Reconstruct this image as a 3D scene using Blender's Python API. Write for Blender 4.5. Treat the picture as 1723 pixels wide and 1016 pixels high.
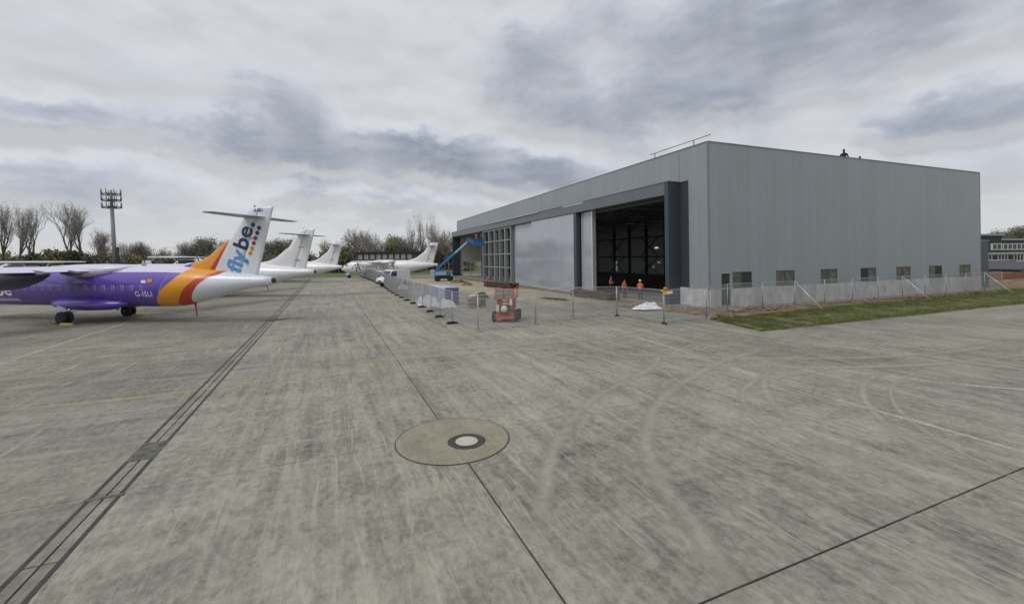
import bpy, bmesh, math, random
import numpy as np
from mathutils import Vector, Matrix
random.seed(7)
np.random.seed(7)
for o in list(bpy.data.objects):
    bpy.data.objects.remove(o)
sc = bpy.context.scene
COL = sc.collection

# ------------------------------------------------------------------ camera
EYE = 4.1
cam_d = bpy.data.cameras.new('camera')
cam = bpy.data.objects.new('camera', cam_d)
COL.objects.link(cam)
cam_d.sensor_width = 36.0
cam_d.lens = 737.0 / 1723.0 * 36.0
cam_d.shift_y = -(508.0 - 434.0) / 1723.0
cam_d.clip_start = 0.1
cam_d.clip_end = 6000
cam.matrix_world = (Matrix.Translation((0, 0, EYE)) @ Matrix.Rotation(math.radians(90), 4, 'X')
                    @ Matrix.Rotation(-0.0124, 4, 'Z'))
sc.camera = cam
sc.render.resolution_x = 1024
sc.render.resolution_y = 603
sc.view_settings.view_transform = 'Standard'
sc.view_settings.look = 'None'
sc.view_settings.gamma = 1.0
sc.view_settings.exposure = 0.0
sc.view_settings.use_curve_mapping = False

# ------------------------------------------------------------------ sun and sky
SUN_AZ, SUN_EL = math.radians(-125), math.radians(52)      # azimuth clockwise from +Y
sd = bpy.data.lights.new('sun', 'SUN')
sd.energy = 1.1
sd.angle = math.radians(25)
sd.color = (1.0, 0.965, 0.91)
sun = bpy.data.objects.new('sun', sd)
COL.objects.link(sun)
sdir = Vector((math.sin(SUN_AZ) * math.cos(SUN_EL), math.cos(SUN_AZ) * math.cos(SUN_EL), math.sin(SUN_EL)))
sun.rotation_euler = sdir.to_track_quat('Z', 'Y').to_euler()

world = bpy.data.worlds.new('World')
sc.world = world
world.use_nodes = True


class NT:
    """small node-tree builder"""
    def __init__(self, tree):
        self.t = tree
        self.n = tree.nodes
        self.l = tree.links

    def node(self, kind, ins=None, **props):
        nd = self.n.new(kind)
        for k, v in props.items():
            setattr(nd, k, v)
        if ins:
            for k, v in ins.items():
                self.put(nd.inputs[k], v)
        return nd

    def put(self, sock, v):
        if isinstance(v, bpy.types.NodeSocket):
            self.l.new(v, sock)
        elif isinstance(v, (tuple, list)) and len(v) == 3 and sock.type == 'RGBA':
            sock.default_value = (*v, 1)
        else:
            sock.default_value = v

    def math(self, op, a, b=0.0, c=0.0, clamp=False):
        nd = self.node('ShaderNodeMath', operation=op, use_clamp=clamp)
        self.put(nd.inputs[0], a)
        self.put(nd.inputs[1], b)
        self.put(nd.inputs[2], c)
        return nd.outputs[0]

    def vmath(self, op, a, b=(0, 0, 0)):
        nd = self.node('ShaderNodeVectorMath', operation=op)
        self.put(nd.inputs[0], a)
        self.put(nd.inputs[1], b)
        return nd.outputs['Value'] if op in ('LENGTH', 'DOT_PRODUCT') else nd.outputs['Vector']

    def noise(self, vec, scale, detail=4.0, rough=0.55, dist=0.0):
        nd = self.node('ShaderNodeTexNoise', {'Scale': scale, 'Detail': detail, 'Roughness': rough, 'Distortion': dist})
        self.l.new(vec, nd.inputs['Vector'])
        return nd

    def maprange(self, v, a, b, c, d, kind='LINEAR'):
        nd = self.node('ShaderNodeMapRange', interpolation_type=kind)
        for i, x in enumerate((v, a, b, c, d)):
            self.put(nd.inputs[i], x)
        return nd.outputs[0]

    def mix(self, fac, a, b, mode='MIX'):
        nd = self.node('ShaderNodeMix', data_type='RGBA', blend_type=mode)
        self.put(nd.inputs[0], fac)
        self.put(nd.inputs[6], a)
        self.put(nd.inputs[7], b)
        return nd.outputs[2]

    def ramp(self, v, stops):
        nd = self.node('ShaderNodeValToRGB')
        cr = nd.color_ramp
        while len(cr.elements) < len(stops):
            cr.elements.new(0.5)
        for e, (p, c) in zip(cr.elements, stops):
            e.position = p
            e.color = (*c, 1) if len(c) == 3 else c
        self.put(nd.inputs[0], v)
        return nd.outputs[0]

    def mapping(self, vec, rot=(0, 0, 0), scale=(1, 1, 1), loc=(0, 0, 0)):
        nd = self.node('ShaderNodeMapping', {'Location': loc, 'Rotation': rot, 'Scale': scale})
        self.l.new(vec, nd.inputs['Vector'])
        return nd.outputs[0]


def build_sky():
    world.node_tree.nodes.clear()
    w = NT(world.node_tree)
    out = w.node('ShaderNodeOutputWorld')
    bg = w.node('ShaderNodeBackground', {'Strength': 0.1})
    w.l.new(bg.outputs[0], out.inputs[0])
    sky = w.node('ShaderNodeTexSky', sky_type='NISHITA', sun_disc=False)
    sky.sun_elevation = SUN_EL
    sky.sun_rotation = SUN_AZ
    tc = w.node('ShaderNodeTexCoord')
    d = tc.outputs['Generated']
    sep = w.node('ShaderNodeSeparateXYZ', {0: d})
    az = w.math('ARCTAN2', sep.outputs[0], sep.outputs[1])
    el = w.math('ARCSINE', sep.outputs[2])
    elp = w.math('MAXIMUM', el, 0.0)
    # cloud-plane coordinates: the layer lies overhead and foreshortens to the horizon
    den = w.math('ADD', w.math('MAXIMUM', sep.outputs[2], 0.0), 0.26)
    px = w.math('DIVIDE', sep.outputs[0], den)
    py = w.math('DIVIDE', sep.outputs[1], den)
    cp = w.node('ShaderNodeCombineXYZ', {0: px, 1: py, 2: 0.0}).outputs[0]
    ae = w.node('ShaderNodeCombineXYZ', {0: az, 1: el, 2: 0.0}).outputs[0]
    n3 = w.noise(w.vmath('ADD', cp, (3.1, 24.7, 0)), 0.5, 3, 0.5, 0.0)
    # the larger banks of this particular sky, by azimuth and elevation (degrees)
    banks = [(-23, 14.2, 17, 3.6, .78), (-9, 12.8, 15, 3.2, .74), (-27, 18.8, 6, 2.4, .44), (4, 11.0, 8, 2.6, .55), (-37, 14.6, 8, 2.0, .38),
             (34, 23, 22, 6.5, .74), (3, 23, 8, 7, .52), (19, 18.6, 14, 4.0, .60), (-48, 14.4, 8, 1.8, .56),
             (-45, 8.4, 13, 2.0, .44), (41, 14.0, 5, 1.7, .52), (49, 13.4, 7, 2.4, .58), (-12, 7.6, 13, 1.6, .48), (-25, 8.2, 7, 1.1, .36),
             (18, 28, 14, 4, .42), (47, 8.5, 6, 2.4, .30), (70, 15, 14, 4, .5), (-75, 17, 16, 5, .5)]

    def cover_at(de):
        """cloud thickness, sampled de radians higher up the sky"""
        a0 = w.vmath('ADD', ae, (0, de, 0))
        wn = w.noise(w.mapping(a0, scale=(1, 1.6, 1)), 6.0, 9, 0.62)
        warp = w.vmath('MULTIPLY', w.vmath('SUBTRACT', wn.outputs['Color'], (0.5, 0.5, 0.5)), (0.26, 0.17, 0))
        aew = w.vmath('ADD', a0, warp)
        puff = w.noise(w.mapping(a0, scale=(1, 2.3, 1), loc=(1.3, .4, 0)), 6.5, 9, 0.56, 0.2)
        big = w.noise(w.mapping(a0, scale=(1, 2.6, 1), loc=(7.3, 2.4, 0)), 2.2, 6, 0.55, 0.1)
        b0 = w.maprange(w.math('ADD', w.math('MULTIPLY', puff.outputs['Fac'], .6), w.math('MULTIPLY', big.outputs['Fac'], .75)), .58, .94, -.12, .32)
        tot = None
        for a, e, ra, re, st in banks:
            v = w.vmath('SUBTRACT', aew, (math.radians(a), math.radians(e), 0))
            v = w.vmath('MULTIPLY', v, (1 / math.radians(ra), 1 / math.radians(re), 0))
            f = w.maprange(w.vmath('LENGTH', v), 0.2, 1.3, st, 0.0, 'SMOOTHSTEP')
            tot = f if tot is None else w.math('ADD', tot, f)
        tot = w.math('MULTIPLY', w.math('MINIMUM', tot, .85), w.maprange(puff.outputs['Fac'], 0.32, 0.64, 0.62, 1.18))
        return w.math('ADD', b0, tot)
    cover = cover_at(0.0)
    above = cover_at(0.030)
    cover = w.math('ADD', cover, w.math('MULTIPLY', w.math('SUBTRACT', n3.outputs['Fac'], .5), .18))
    col = w.ramp(cover, [(0.0, (6.5, 6.6, 6.9)), (0.22, (5.75, 5.95, 6.5)), (0.5, (4.3, 4.6, 5.2)),
                         (0.8, (3.2, 3.5, 4.1)), (1.0, (2.6, 2.9, 3.5))])
    # cloud tops catch the light from above, bases fall darker
    lit = w.maprange(w.math('SUBTRACT', cover, above), -.30, .30, .86, 1.16)
    col = w.mix(1.0, col, w.node('ShaderNodeCombineXYZ', {0: lit, 1: lit, 2: lit}).outputs[0], 'MULTIPLY')
    # a paler, warmer strip of cloud low over the horizon
    low = w.maprange(elp, 0.0, 0.13, 0.42, 0.0, 'SMOOTHSTEP')
    col = w.mix(low, col, (6.2, 6.45, 6.4))
    # overcast skies are brighter towards the zenith
    zen = w.maprange(elp, 0.5, 1.4, 1.0, 1.45, 'SMOOTHSTEP')
    col = w.mix(1.0, col, w.node('ShaderNodeCombineXYZ', {0: zen, 1: zen, 2: zen}).outputs[0], 'MULTIPLY')
    fin = w.mix(0.95, sky.outputs[0], col)
    w.l.new(fin, bg.inputs['Color'])


build_sky()

# ------------------------------------------------------------------ materials
MATS = {}


def principled(name, color, rough=0.6, metal=0.0, spec=0.5, var=0.0, vscale=3.0, bump=0.0, bscale=20.0, coat=0.0,
               alpha=1.0, objrand=0.0, dirt=None):
    """procedural paint / metal / cloth: colour with noise variation, grime and fine relief"""
    if name in MATS:
        return MATS[name]
    m = bpy.data.materials.new(name)
    m.use_nodes = True
    t = NT(m.node_tree)
    bs = t.n['Principled BSDF']
    geo = t.node('ShaderNodeNewGeometry')
    pos = geo.outputs['Position']
    c = None
    if var > 0:
        n = t.noise(pos, vscale, 6, 0.6)
        f = t.maprange(n.outputs['Fac'], 0.3, 0.7, 1 - var, 1 + var)
        cc = t.node('ShaderNodeCombineXYZ', {0: f, 1: f, 2: f}).outputs[0]
        c = t.mix(1.0, color, cc, 'MULTIPLY')
    else:
        c = t.node('ShaderNodeRGB').outputs[0]
        c.default_value = (*color, 1)
    if objrand > 0:
        oi = t.node('ShaderNodeObjectInfo')
        f = t.maprange(oi.outputs['Random'], 0, 1, 1 - objrand, 1 + objrand)
        c = t.mix(1.0, c, t.node('ShaderNodeCombineXYZ', {0: f, 1: f, 2: f}).outputs[0], 'MULTIPLY')
    if dirt:
        n = t.noise(t.mapping(pos, scale=(1, 1, 0.25)), dirt[2], 8, 0.65)
        c = t.mix(t.maprange(n.outputs['Fac'], 0.48, 0.75, 0, dirt[1]), c, dirt[0])
    t.put(bs.inputs['Base Color'], c)
    rn = t.noise(pos, 6.0, 4)
    t.put(bs.inputs['Roughness'], t.maprange(rn.outputs['Fac'], 0.3, 0.7, max(rough - .06, .02), min(rough + .06, 1)))
    bs.inputs['Metallic'].default_value = metal
    bs.inputs['Specular IOR Level'].default_value = spec
    bs.inputs['Coat Weight'].default_value = coat
    bs.inputs['Coat Roughness'].default_value = 0.08
    bs.inputs['Alpha'].default_value = alpha
    if bump > 0:
        bn = t.noise(pos, bscale, 5, 0.6)
        b = t.node('ShaderNodeBump', {'Strength': bump, 'Distance': 0.02, 'Height': bn.outputs['Fac']})
        t.l.new(b.outputs[0], bs.inputs['Normal'])
    MATS[name] = m
    return m


GY = 0.398                       # heading of the slab grid
UG = Vector((-math.sin(GY), math.cos(GY)))
VG = Vector((math.cos(GY), math.sin(GY)))


def concrete_material(name, base, contrast=1.0, objrand=0.07, alpha_edge=False):
    m = bpy.data.materials.new(name)
    m.use_nodes = True
    t = NT(m.node_tree)
    bs = t.n['Principled BSDF']
    pos = t.node('ShaderNodeNewGeometry').outputs['Position']
    gp = t.mapping(pos, rot=(0, 0, -GY))
    blot = t.noise(gp, 0.22, 7, 0.62, 0.4).outputs['Fac']
    blot2 = t.noise(t.vmath('ADD', gp, (31, 7, 0)), 0.9, 8, 0.66, 0.2).outputs['Fac']
    su = t.noise(t.mapping(gp, scale=(2.6, 0.13, 1)), 1.0, 9, 0.66, 0.35).outputs['Fac']
    sv = t.noise(t.mapping(gp, scale=(0.14, 2.2, 1), loc=(5, 9, 0)), 1.0, 9, 0.66, 0.35).outputs['Fac']
    lane = t.node('ShaderNodeSeparateXYZ', {0: gp}).outputs[0]
    sel = t.maprange(t.math('ADD', lane, t.math('MULTIPLY', t.math('SUBTRACT', t.noise(gp, 0.12, 3).outputs['Fac'], .5), 16.0)), -4.6, -2.2, 0.08, 0.92)
    streak = t.math('ADD', t.math('MULTIPLY', su, sel), t.math('MULTIPLY', sv, t.math('SUBTRACT', 1.0, sel)))
    fine = t.noise(t.mapping(gp, scale=(1.25, .8, 1)), 6.5, 9, 0.74).outputs['Fac']
    grit = t.noise(gp, 55.0, 4, 0.8).outputs['Fac']
    k = contrast
    f = t.math('MULTIPLY', t.math('SUBTRACT', blot, 0.5), 1.3 * k)
    f = t.math('ADD', f, t.math('MULTIPLY', t.math('SUBTRACT', blot2, 0.5), 0.95 * k))
    f = t.math('ADD', f, t.math('MULTIPLY', t.math('SUBTRACT', streak, 0.5), 1.75 * k))
    f = t.math('ADD', f, t.math('MULTIPLY', t.math('SUBTRACT', fine, 0.5), 2.0 * k))
    f = t.math('ADD', f, t.math('MULTIPLY', t.math('SUBTRACT', grit, 0.5), 1.0 * k))
    f = t.math('ADD', f, 1.0)
    c = t.mix(1.0, base, t.node('ShaderNodeCombineXYZ', {0: f, 1: f, 2: f}).outputs[0], 'MULTIPLY')
    # pale worn scrapes along the lanes
    scr = t.noise(t.mapping(gp, scale=(6.5, 0.40, 1), loc=(2, 40, 0)), 1.0, 8, 0.70, 0.9).outputs['Fac']
    scm = t.noise(gp, 0.16, 3).outputs['Fac']
    mid = t.noise(t.mapping(gp, scale=(1.3, 0.7, 1), loc=(12, 3, 0)), 1.9, 10, 0.74, 0.9).outputs['Fac']
    c = t.mix(t.maprange(mid, 0.51, 0.66, 0, 0.78 * k), c, (base[0] * 1.38, base[1] * 1.37, base[2] * 1.33))
    c = t.mix(t.maprange(mid, 0.46, 0.30, 0, 0.55 * k), c, (base[0] * .66, base[1] * .66, base[2] * .64))
    sf = t.math('MULTIPLY', t.maprange(scr, 0.54, 0.65, 0, 0.85 * k), t.maprange(scm, 0.40, 0.56, 0, 1))
    c = t.mix(sf, c, (base[0] * 1.62, base[1] * 1.60, base[2] * 1.52))
    # warmer and cooler fields
    hue = t.noise(gp, 0.11, 3).outputs['Fac']
    c = t.mix(t.maprange(hue, 0.4, 0.7, 0, 0.35), c, t.mix(1.0, c, (1.06, 1.0, 0.88), 'MULTIPLY'))
    # oil drips and rubber spots
    sp = t.noise(gp, 1.7, 3, 0.5).outputs['Fac']
    c = t.mix(t.maprange(sp, 0.70, 0.80, 0, 0.35 * k), c, (0.06, 0.058, 0.05))
    pour = t.math('MULTIPLY', t.maprange(lane, -3.8, -3.3, 0.85, 1.0), t.maprange(lane, 13.0, 16.5, 1.0, 0.90))
    c = t.mix(1.0, c, t.node('ShaderNodeCombineXYZ', {0: pour, 1: pour, 2: pour}).outputs[0], 'MULTIPLY')
    if objrand:
        oi = t.node('ShaderNodeObjectInfo')
        g = t.maprange(oi.outputs['Random'], 0, 1, 1 - objrand, 1 + objrand)
        c = t.mix(1.0, c, t.node('ShaderNodeCombineXYZ', {0: g, 1: g, 2: g}).outputs[0], 'MULTIPLY')
    t.put(bs.inputs['Base Color'], c)
    t.put(bs.inputs['Roughness'], t.maprange(streak, 0.3, 0.7, 0.72, 0.92))
    bs.inputs['Specular IOR Level'].default_value = 0.3
    h = t.math('ADD', t.math('MULTIPLY', fine, 0.6), t.math('MULTIPLY', grit, 0.5))
    b = t.node('ShaderNodeBump', {'Strength': 0.35, 'Distance': 0.012, 'Height': h})
    t.l.new(b.outputs[0], bs.inputs['Normal'])
    if alpha_edge:
        at = t.node('ShaderNodeAttribute', attribute_name='edge')
        en = t.noise(gp, 1.1, 8, 0.7).outputs['Fac']
        a = t.math('ADD', at.outputs['Fac'], t.math('MULTIPLY', t.math('SUBTRACT', en, 0.5), 1.1))
        t.put(bs.inputs['Alpha'], t.maprange(a, 0.25, 0.75, 0, alpha_edge))
    return m


def mark_material(name, color, lo, hi, amount, scale=9.0, along=0.4):
    """worn paint or wear mark: the noise eats holes in it, the across attribute feathers its sides"""
    m = bpy.data.materials.new(name)
    m.use_nodes = True
    t = NT(m.node_tree)
    bs = t.n['Principled BSDF']
    pos = t.node('ShaderNodeNewGeometry').outputs['Position']
    n = t.noise(pos, scale, 7, 0.7).outputs['Fac']
    n2 = t.noise(pos, along, 3, 0.5).outputs['Fac']
    at = t.node('ShaderNodeAttribute', attribute_name='edge').outputs['Fac']
    a = t.math('MULTIPLY', t.maprange(n, lo, hi, 0, 1), t.maprange(n2, 0.36, 0.6, 0.6, 1.0))
    a = t.math('MULTIPLY', a, at)
    t.put(bs.inputs['Alpha'], t.math('MULTIPLY', a, amount))
    v = t.maprange(t.noise(pos, 4.0, 6).outputs['Fac'], 0.3, 0.7, 0.85, 1.15)
    t.put(bs.inputs['Base Color'], t.mix(1.0, color, t.node('ShaderNodeCombineXYZ', {0: v, 1: v, 2: v}).outputs[0], 'MULTIPLY'))
    bs.inputs['Roughness'].default_value = 0.85
    bs.inputs['Specular IOR Level'].default_value = 0.25
    return m


CONC = (0.244, 0.234, 0.198)
M = {}
M['concrete'] = concrete_material('apron_concrete', CONC)
M['concrete_far'] = concrete_material('apron_concrete_far', CONC, 0.9, 0)
M['patch'] = concrete_material('apron_patch', (0.245, 0.222, 0.172), 0.45)
M['pale_conc'] = concrete_material('pale_concrete', (0.43, 0.385, 0.29), 0.7, 0, 0.85)
M['channel'] = concrete_material('channel_concrete', (0.232, 0.225, 0.19), 0.8, 0.10)
M['joint'] = principled('joint_filler', (0.045, 0.044, 0.039), 0.9, var=.4, vscale=6)
M['bitumen'] = principled('bitumen', (0.045, 0.044, 0.04), 0.85, var=.4, vscale=3)
M['tyre_track'] = mark_material('tyre_track', (0.40, 0.383, 0.318), 0.14, 0.48, 0.74, 9.0, 0.35)
M['pale_lid'] = principled('pale_lid', (0.45, 0.425, 0.37), 0.7, var=.12, vscale=6)
M['pit_patch'] = principled('pit_patch', (0.10, 0.098, 0.085), 0.85, var=.6, vscale=5)
M['yellow_line'] = mark_material('yellow_line', (0.47, 0.42, 0.20), 0.26, 0.54, 0.75, 14.0, 0.35)
M['white_line'] = mark_material('white_line', (0.54, 0.51, 0.42), 0.30, 0.55, 0.9, 14.0, 0.5)
M['stain'] = mark_material('oil_stain', (0.035, 0.034, 0.03), 0.30, 0.6, 0.85, 2.0, 0.6)
M['cladding'] = principled('cladding', (0.285, 0.315, 0.342), 0.42, 0.0, 0.5, var=.03, vscale=.3, objrand=.035,
                           dirt=((0.24, 0.25, 0.25), .35, .5))
M['flashing'] = principled('flashing', (0.19, 0.205, 0.22), 0.4)
M['slate_trim'] = principled('slate_trim', (0.05, 0.064, 0.082), 0.42, var=.06, vscale=1)
M['header'] = principled('header_trim', (0.135, 0.15, 0.168), 0.35, var=.05, vscale=.6)
M['plinth'] = principled('plinth', (0.53, 0.545, 0.54), 0.8, var=.22, vscale=1.6, objrand=.14, bump=.3, bscale=12,
                         dirt=((0.30, 0.27, 0.22), .6, 1.1))
M['liner'] = principled('liner', (0.50, 0.52, 0.47), 0.6, var=.06)
M['liner_dark'] = principled('liner_dark', (0.50, 0.52, 0.52), 0.6, var=.1)
M['steel_dark'] = principled('steel_dark', (0.05, 0.056, 0.064), 0.5, var=.1)
M['steel_grey'] = principled('steel_grey', (0.30, 0.32, 0.33), 0.45, var=.08, objrand=.08)
M['galv'] = principled('galvanised', (0.42, 0.44, 0.45), 0.4, 0.35, var=.12, vscale=9)
M['alu'] = principled('aluminium', (0.66, 0.68, 0.70), 0.3, 0.4, var=.04)
M['floor'] = principled('hangar_floor', (0.20, 0.195, 0.18), 0.75, var=.15, vscale=.6)
M['glass'] = principled('window_glass', (0.03, 0.035, 0.04), 0.06, 0, 0.6, var=.2, vscale=1)
M['glass_beige'] = principled('window_glass_beige', (0.135, 0.13, 0.112), 0.12, 0, 0.7, var=.5, vscale=1.6)  # beige-brown panes with a blotchy tone
M['polycarb'] = principled('polycarbonate', (0.36, 0.385, 0.45), 0.10, 0, 0.75, var=.05, vscale=.35, objrand=.03, coat=.5)
M['soil'] = principled('soil', (0.165, 0.115, 0.07), 0.95, var=.45, vscale=1.3, bump=.8, bscale=6,
                       dirt=((0.30, 0.26, 0.20), .8, 1.0))
M['stone'] = principled('rubble', (0.25, 0.19, 0.135), 0.9, var=.4, vscale=4)
M['rubber'] = principled('rubber', (0.022, 0.022, 0.022), 0.8, var=.2, vscale=5)
M['white_paint'] = principled('white_aircraft_paint', (0.76, 0.77, 0.79), 0.28, 0, .5, var=.03, vscale=1.2, coat=.4,
                              dirt=((0.55, 0.54, 0.50), .25, 1.5))
M['purple'] = principled('purple_paint', (0.104, 0.055, 0.37), 0.3, 0, .5, var=.05, vscale=1, coat=.35)
M['nacelle_shaded'] = principled('nacelle_shaded_purple', (0.035, 0.026, 0.075), 0.35, 0, .5, var=.15, vscale=2)  # shade painted into the purple of nacelles and flap fairings
M['roof_lav'] = principled('lavender_white_paint', (0.62, 0.60, 0.76), 0.3, 0, .5, var=.04, coat=.3)
M['orange'] = principled('orange_paint', (0.72, 0.30, 0.012), 0.35, var=.05, coat=.3)
M['red'] = principled('red_paint', (0.47, 0.045, 0.018), 0.35, var=.05, coat=.3)
M['tail_white'] = principled('tail_white_paint', (0.70, 0.74, 0.80), 0.3, var=.03, coat=.3)
M['tail_grey'] = principled('tailplane_grey', (0.33, 0.33, 0.34), 0.4, var=.06)
M['light_blue'] = principled('light_blue_print', (0.10, 0.30, 0.62), 0.4)
M['navy'] = principled('navy_print', (0.018, 0.035, 0.10), 0.4)
M['white_print'] = principled('white_print', (0.75, 0.74, 0.82), 0.4)
M['lilac_print'] = principled('lilac_print', (0.36, 0.32, 0.56), 0.4)
M['dot_purple'] = principled('dot_purple', (0.05, 0.03, 0.2), 0.4)
M['dot_red'] = principled('dot_red', (0.36, 0.02, 0.03), 0.4)
M['dot_orange'] = principled('dot_orange', (0.62, 0.25, 0.02), 0.4)
M['cabin_glass'] = principled('cabin_glass', (0.06, 0.06, 0.10), 0.08, 0, .6)
M['dark_metal'] = principled('dark_metal', (0.045, 0.045, 0.048), 0.45, 0.3, var=.1)
M['chrome'] = principled('oleo_steel', (0.55, 0.55, 0.56), 0.25, 0.8)
M['chock'] = principled('chock_yellow', (0.50, 0.40, 0.06), 0.6, var=.15)
M['lift_blue'] = principled('lift_blue', (0.028, 0.15, 0.36), 0.4, var=.08)
M['lift_blue_pale'] = principled('lift_blue_pale', (0.32, 0.45, 0.55), 0.4, var=.08)
M['lift_orange'] = principled('lift_orange', (0.46, 0.10, 0.04), 0.45, var=.12, dirt=((0.25, 0.12, 0.06), .5, 3))
M['label_white'] = principled('label_white', (0.72, 0.68, 0.64), 0.5, var=.06)
M['grey_plastic'] = principled('grey_plastic', (0.30, 0.29, 0.27), 0.6, var=.15)
M['lav_wrap'] = principled('lavender_wrap', (0.50, 0.49, 0.66), 0.3, var=.08, vscale=2, coat=.3)
M['purple_wrap'] = principled('purple_wrap', (0.125, 0.115, 0.30), 0.35, var=.12, vscale=2, coat=.2)
M['plastic'] = principled('white_sheeting', (0.74, 0.76, 0.80), 0.25, 0, .6, var=.08, vscale=3, coat=.3)
M['timber'] = principled('timber', (0.26, 0.20, 0.125), 0.8, var=.25, vscale=5, objrand=.3)
M['rust'] = principled('rusty_steel', (0.085, 0.052, 0.035), 0.8, var=.4, vscale=4, objrand=.25)
M['pallet_dark'] = principled('dark_tarp', (0.035, 0.04, 0.04), 0.6, var=.3)
M['hivis'] = principled('hivis_orange', (0.85, 0.11, 0.025), 0.7, var=.08, vscale=8)
M['hivis_pink'] = principled('faded_hivis', (0.62, 0.13, 0.09), 0.7, var=.12, vscale=8)
M['trousers'] = principled('dark_trousers', (0.035, 0.038, 0.045), 0.9, var=.2)
M['roof_silhouette'] = principled('roof_silhouette', (0.018, 0.02, 0.025), 0.9, var=.2)  # silhouette against the sky put into the colour, face and hands included
M['skin'] = principled('skin', (0.42, 0.24, 0.17), 0.6)
M['hair'] = principled('hair', (0.03, 0.02, 0.015), 0.8)
M['helmet_white'] = principled('helmet_white', (0.78, 0.78, 0.76), 0.35)
M['helmet_blue'] = principled('helmet_blue', (0.05, 0.10, 0.3), 0.35)
M['reflective'] = principled('reflective_tape', (0.6, 0.6, 0.5), 0.4)
M['boot'] = principled('boot', (0.02, 0.017, 0.014), 0.8)
M['lamp_yellow'] = principled('lamp_yellow', (0.72, 0.44, 0.03), 0.4, var=.1)
M['lamp_orange'] = principled('lamp_lens', (0.45, 0.17, 0.04), 0.2)
M['bark'] = principled('bark', (0.115, 0.104, 0.09), 0.95, var=.35, vscale=2)
M['bark_pale'] = principled('bark_pale', (0.13, 0.115, 0.10), 0.95, var=.3, vscale=2)
M['twig'] = principled('twigs', (0.27, 0.243, 0.225), 0.95, var=.3, vscale=1)
M['ivy'] = principled('ivy', (0.055, 0.068, 0.036), 0.8, var=.4, vscale=1.2)
M['thicket'] = principled('thicket', (0.215, 0.195, 0.145), 0.95, var=.5, vscale=.5, objrand=.25)
M['olive_leaf'] = principled('olive_leaf', (0.235, 0.205, 0.105), 0.9, var=.4, vscale=.6, objrand=.2)
M['green_leaf'] = principled('spring_leaf', (0.22, 0.25, 0.085), 0.85, var=.4, vscale=.6, objrand=.2)
M['dark_leaf'] = principled('evergreen_leaf', (0.15, 0.16, 0.105), 0.85, var=.4, vscale=.6, objrand=.2)
M['bright_bush'] = principled('bright_bush', (0.075, 0.14, 0.028), 0.85, var=.4, vscale=.8)
M['field'] = principled('field_grass', (0.085, 0.11, 0.035), 0.95, var=.25, vscale=.25, dirt=((0.13, 0.12, 0.06), .5, .12))
M['turf'] = principled('turf', (0.108, 0.115, 0.04), 0.95, var=.55, vscale=.9, bump=.5, bscale=8, dirt=((0.14, 0.12, 0.055), .6, 1.5))
M['blade'] = principled('grass_blade', (0.125, 0.150, 0.042), 0.85, var=.5, vscale=1.4)
M['green_clad'] = principled('green_cladding', (0.010, 0.040, 0.043), 0.5, var=.08)
M['cream'] = principled('cream_wall', (0.55, 0.54, 0.50), 0.7, var=.06)
M['roof_grey'] = principled('roof_grey', (0.34, 0.36, 0.36), 0.6, var=.08)
M['blue_grey'] = principled('blue_grey_steel', (0.16, 0.185, 0.235), 0.55, var=.1)
M['brick'] = principled('terracotta', (0.28, 0.13, 0.085), 0.85, var=.25, vscale=3)
M['brown_clad'] = principled('brown_cladding', (0.085, 0.065, 0.055), 0.8, var=.2)
M['van_white'] = principled('van_white', (0.76, 0.77, 0.78), 0.3, coat=.3, var=.03)
M['light_lens'] = principled('headlight_lens', (0.55, 0.55, 0.55), 0.1)
M['mast_grey'] = principled('mast_grey', (0.21, 0.22, 0.225), 0.5, var=.1)

# ------------------------------------------------------------------ mesh helpers


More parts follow.
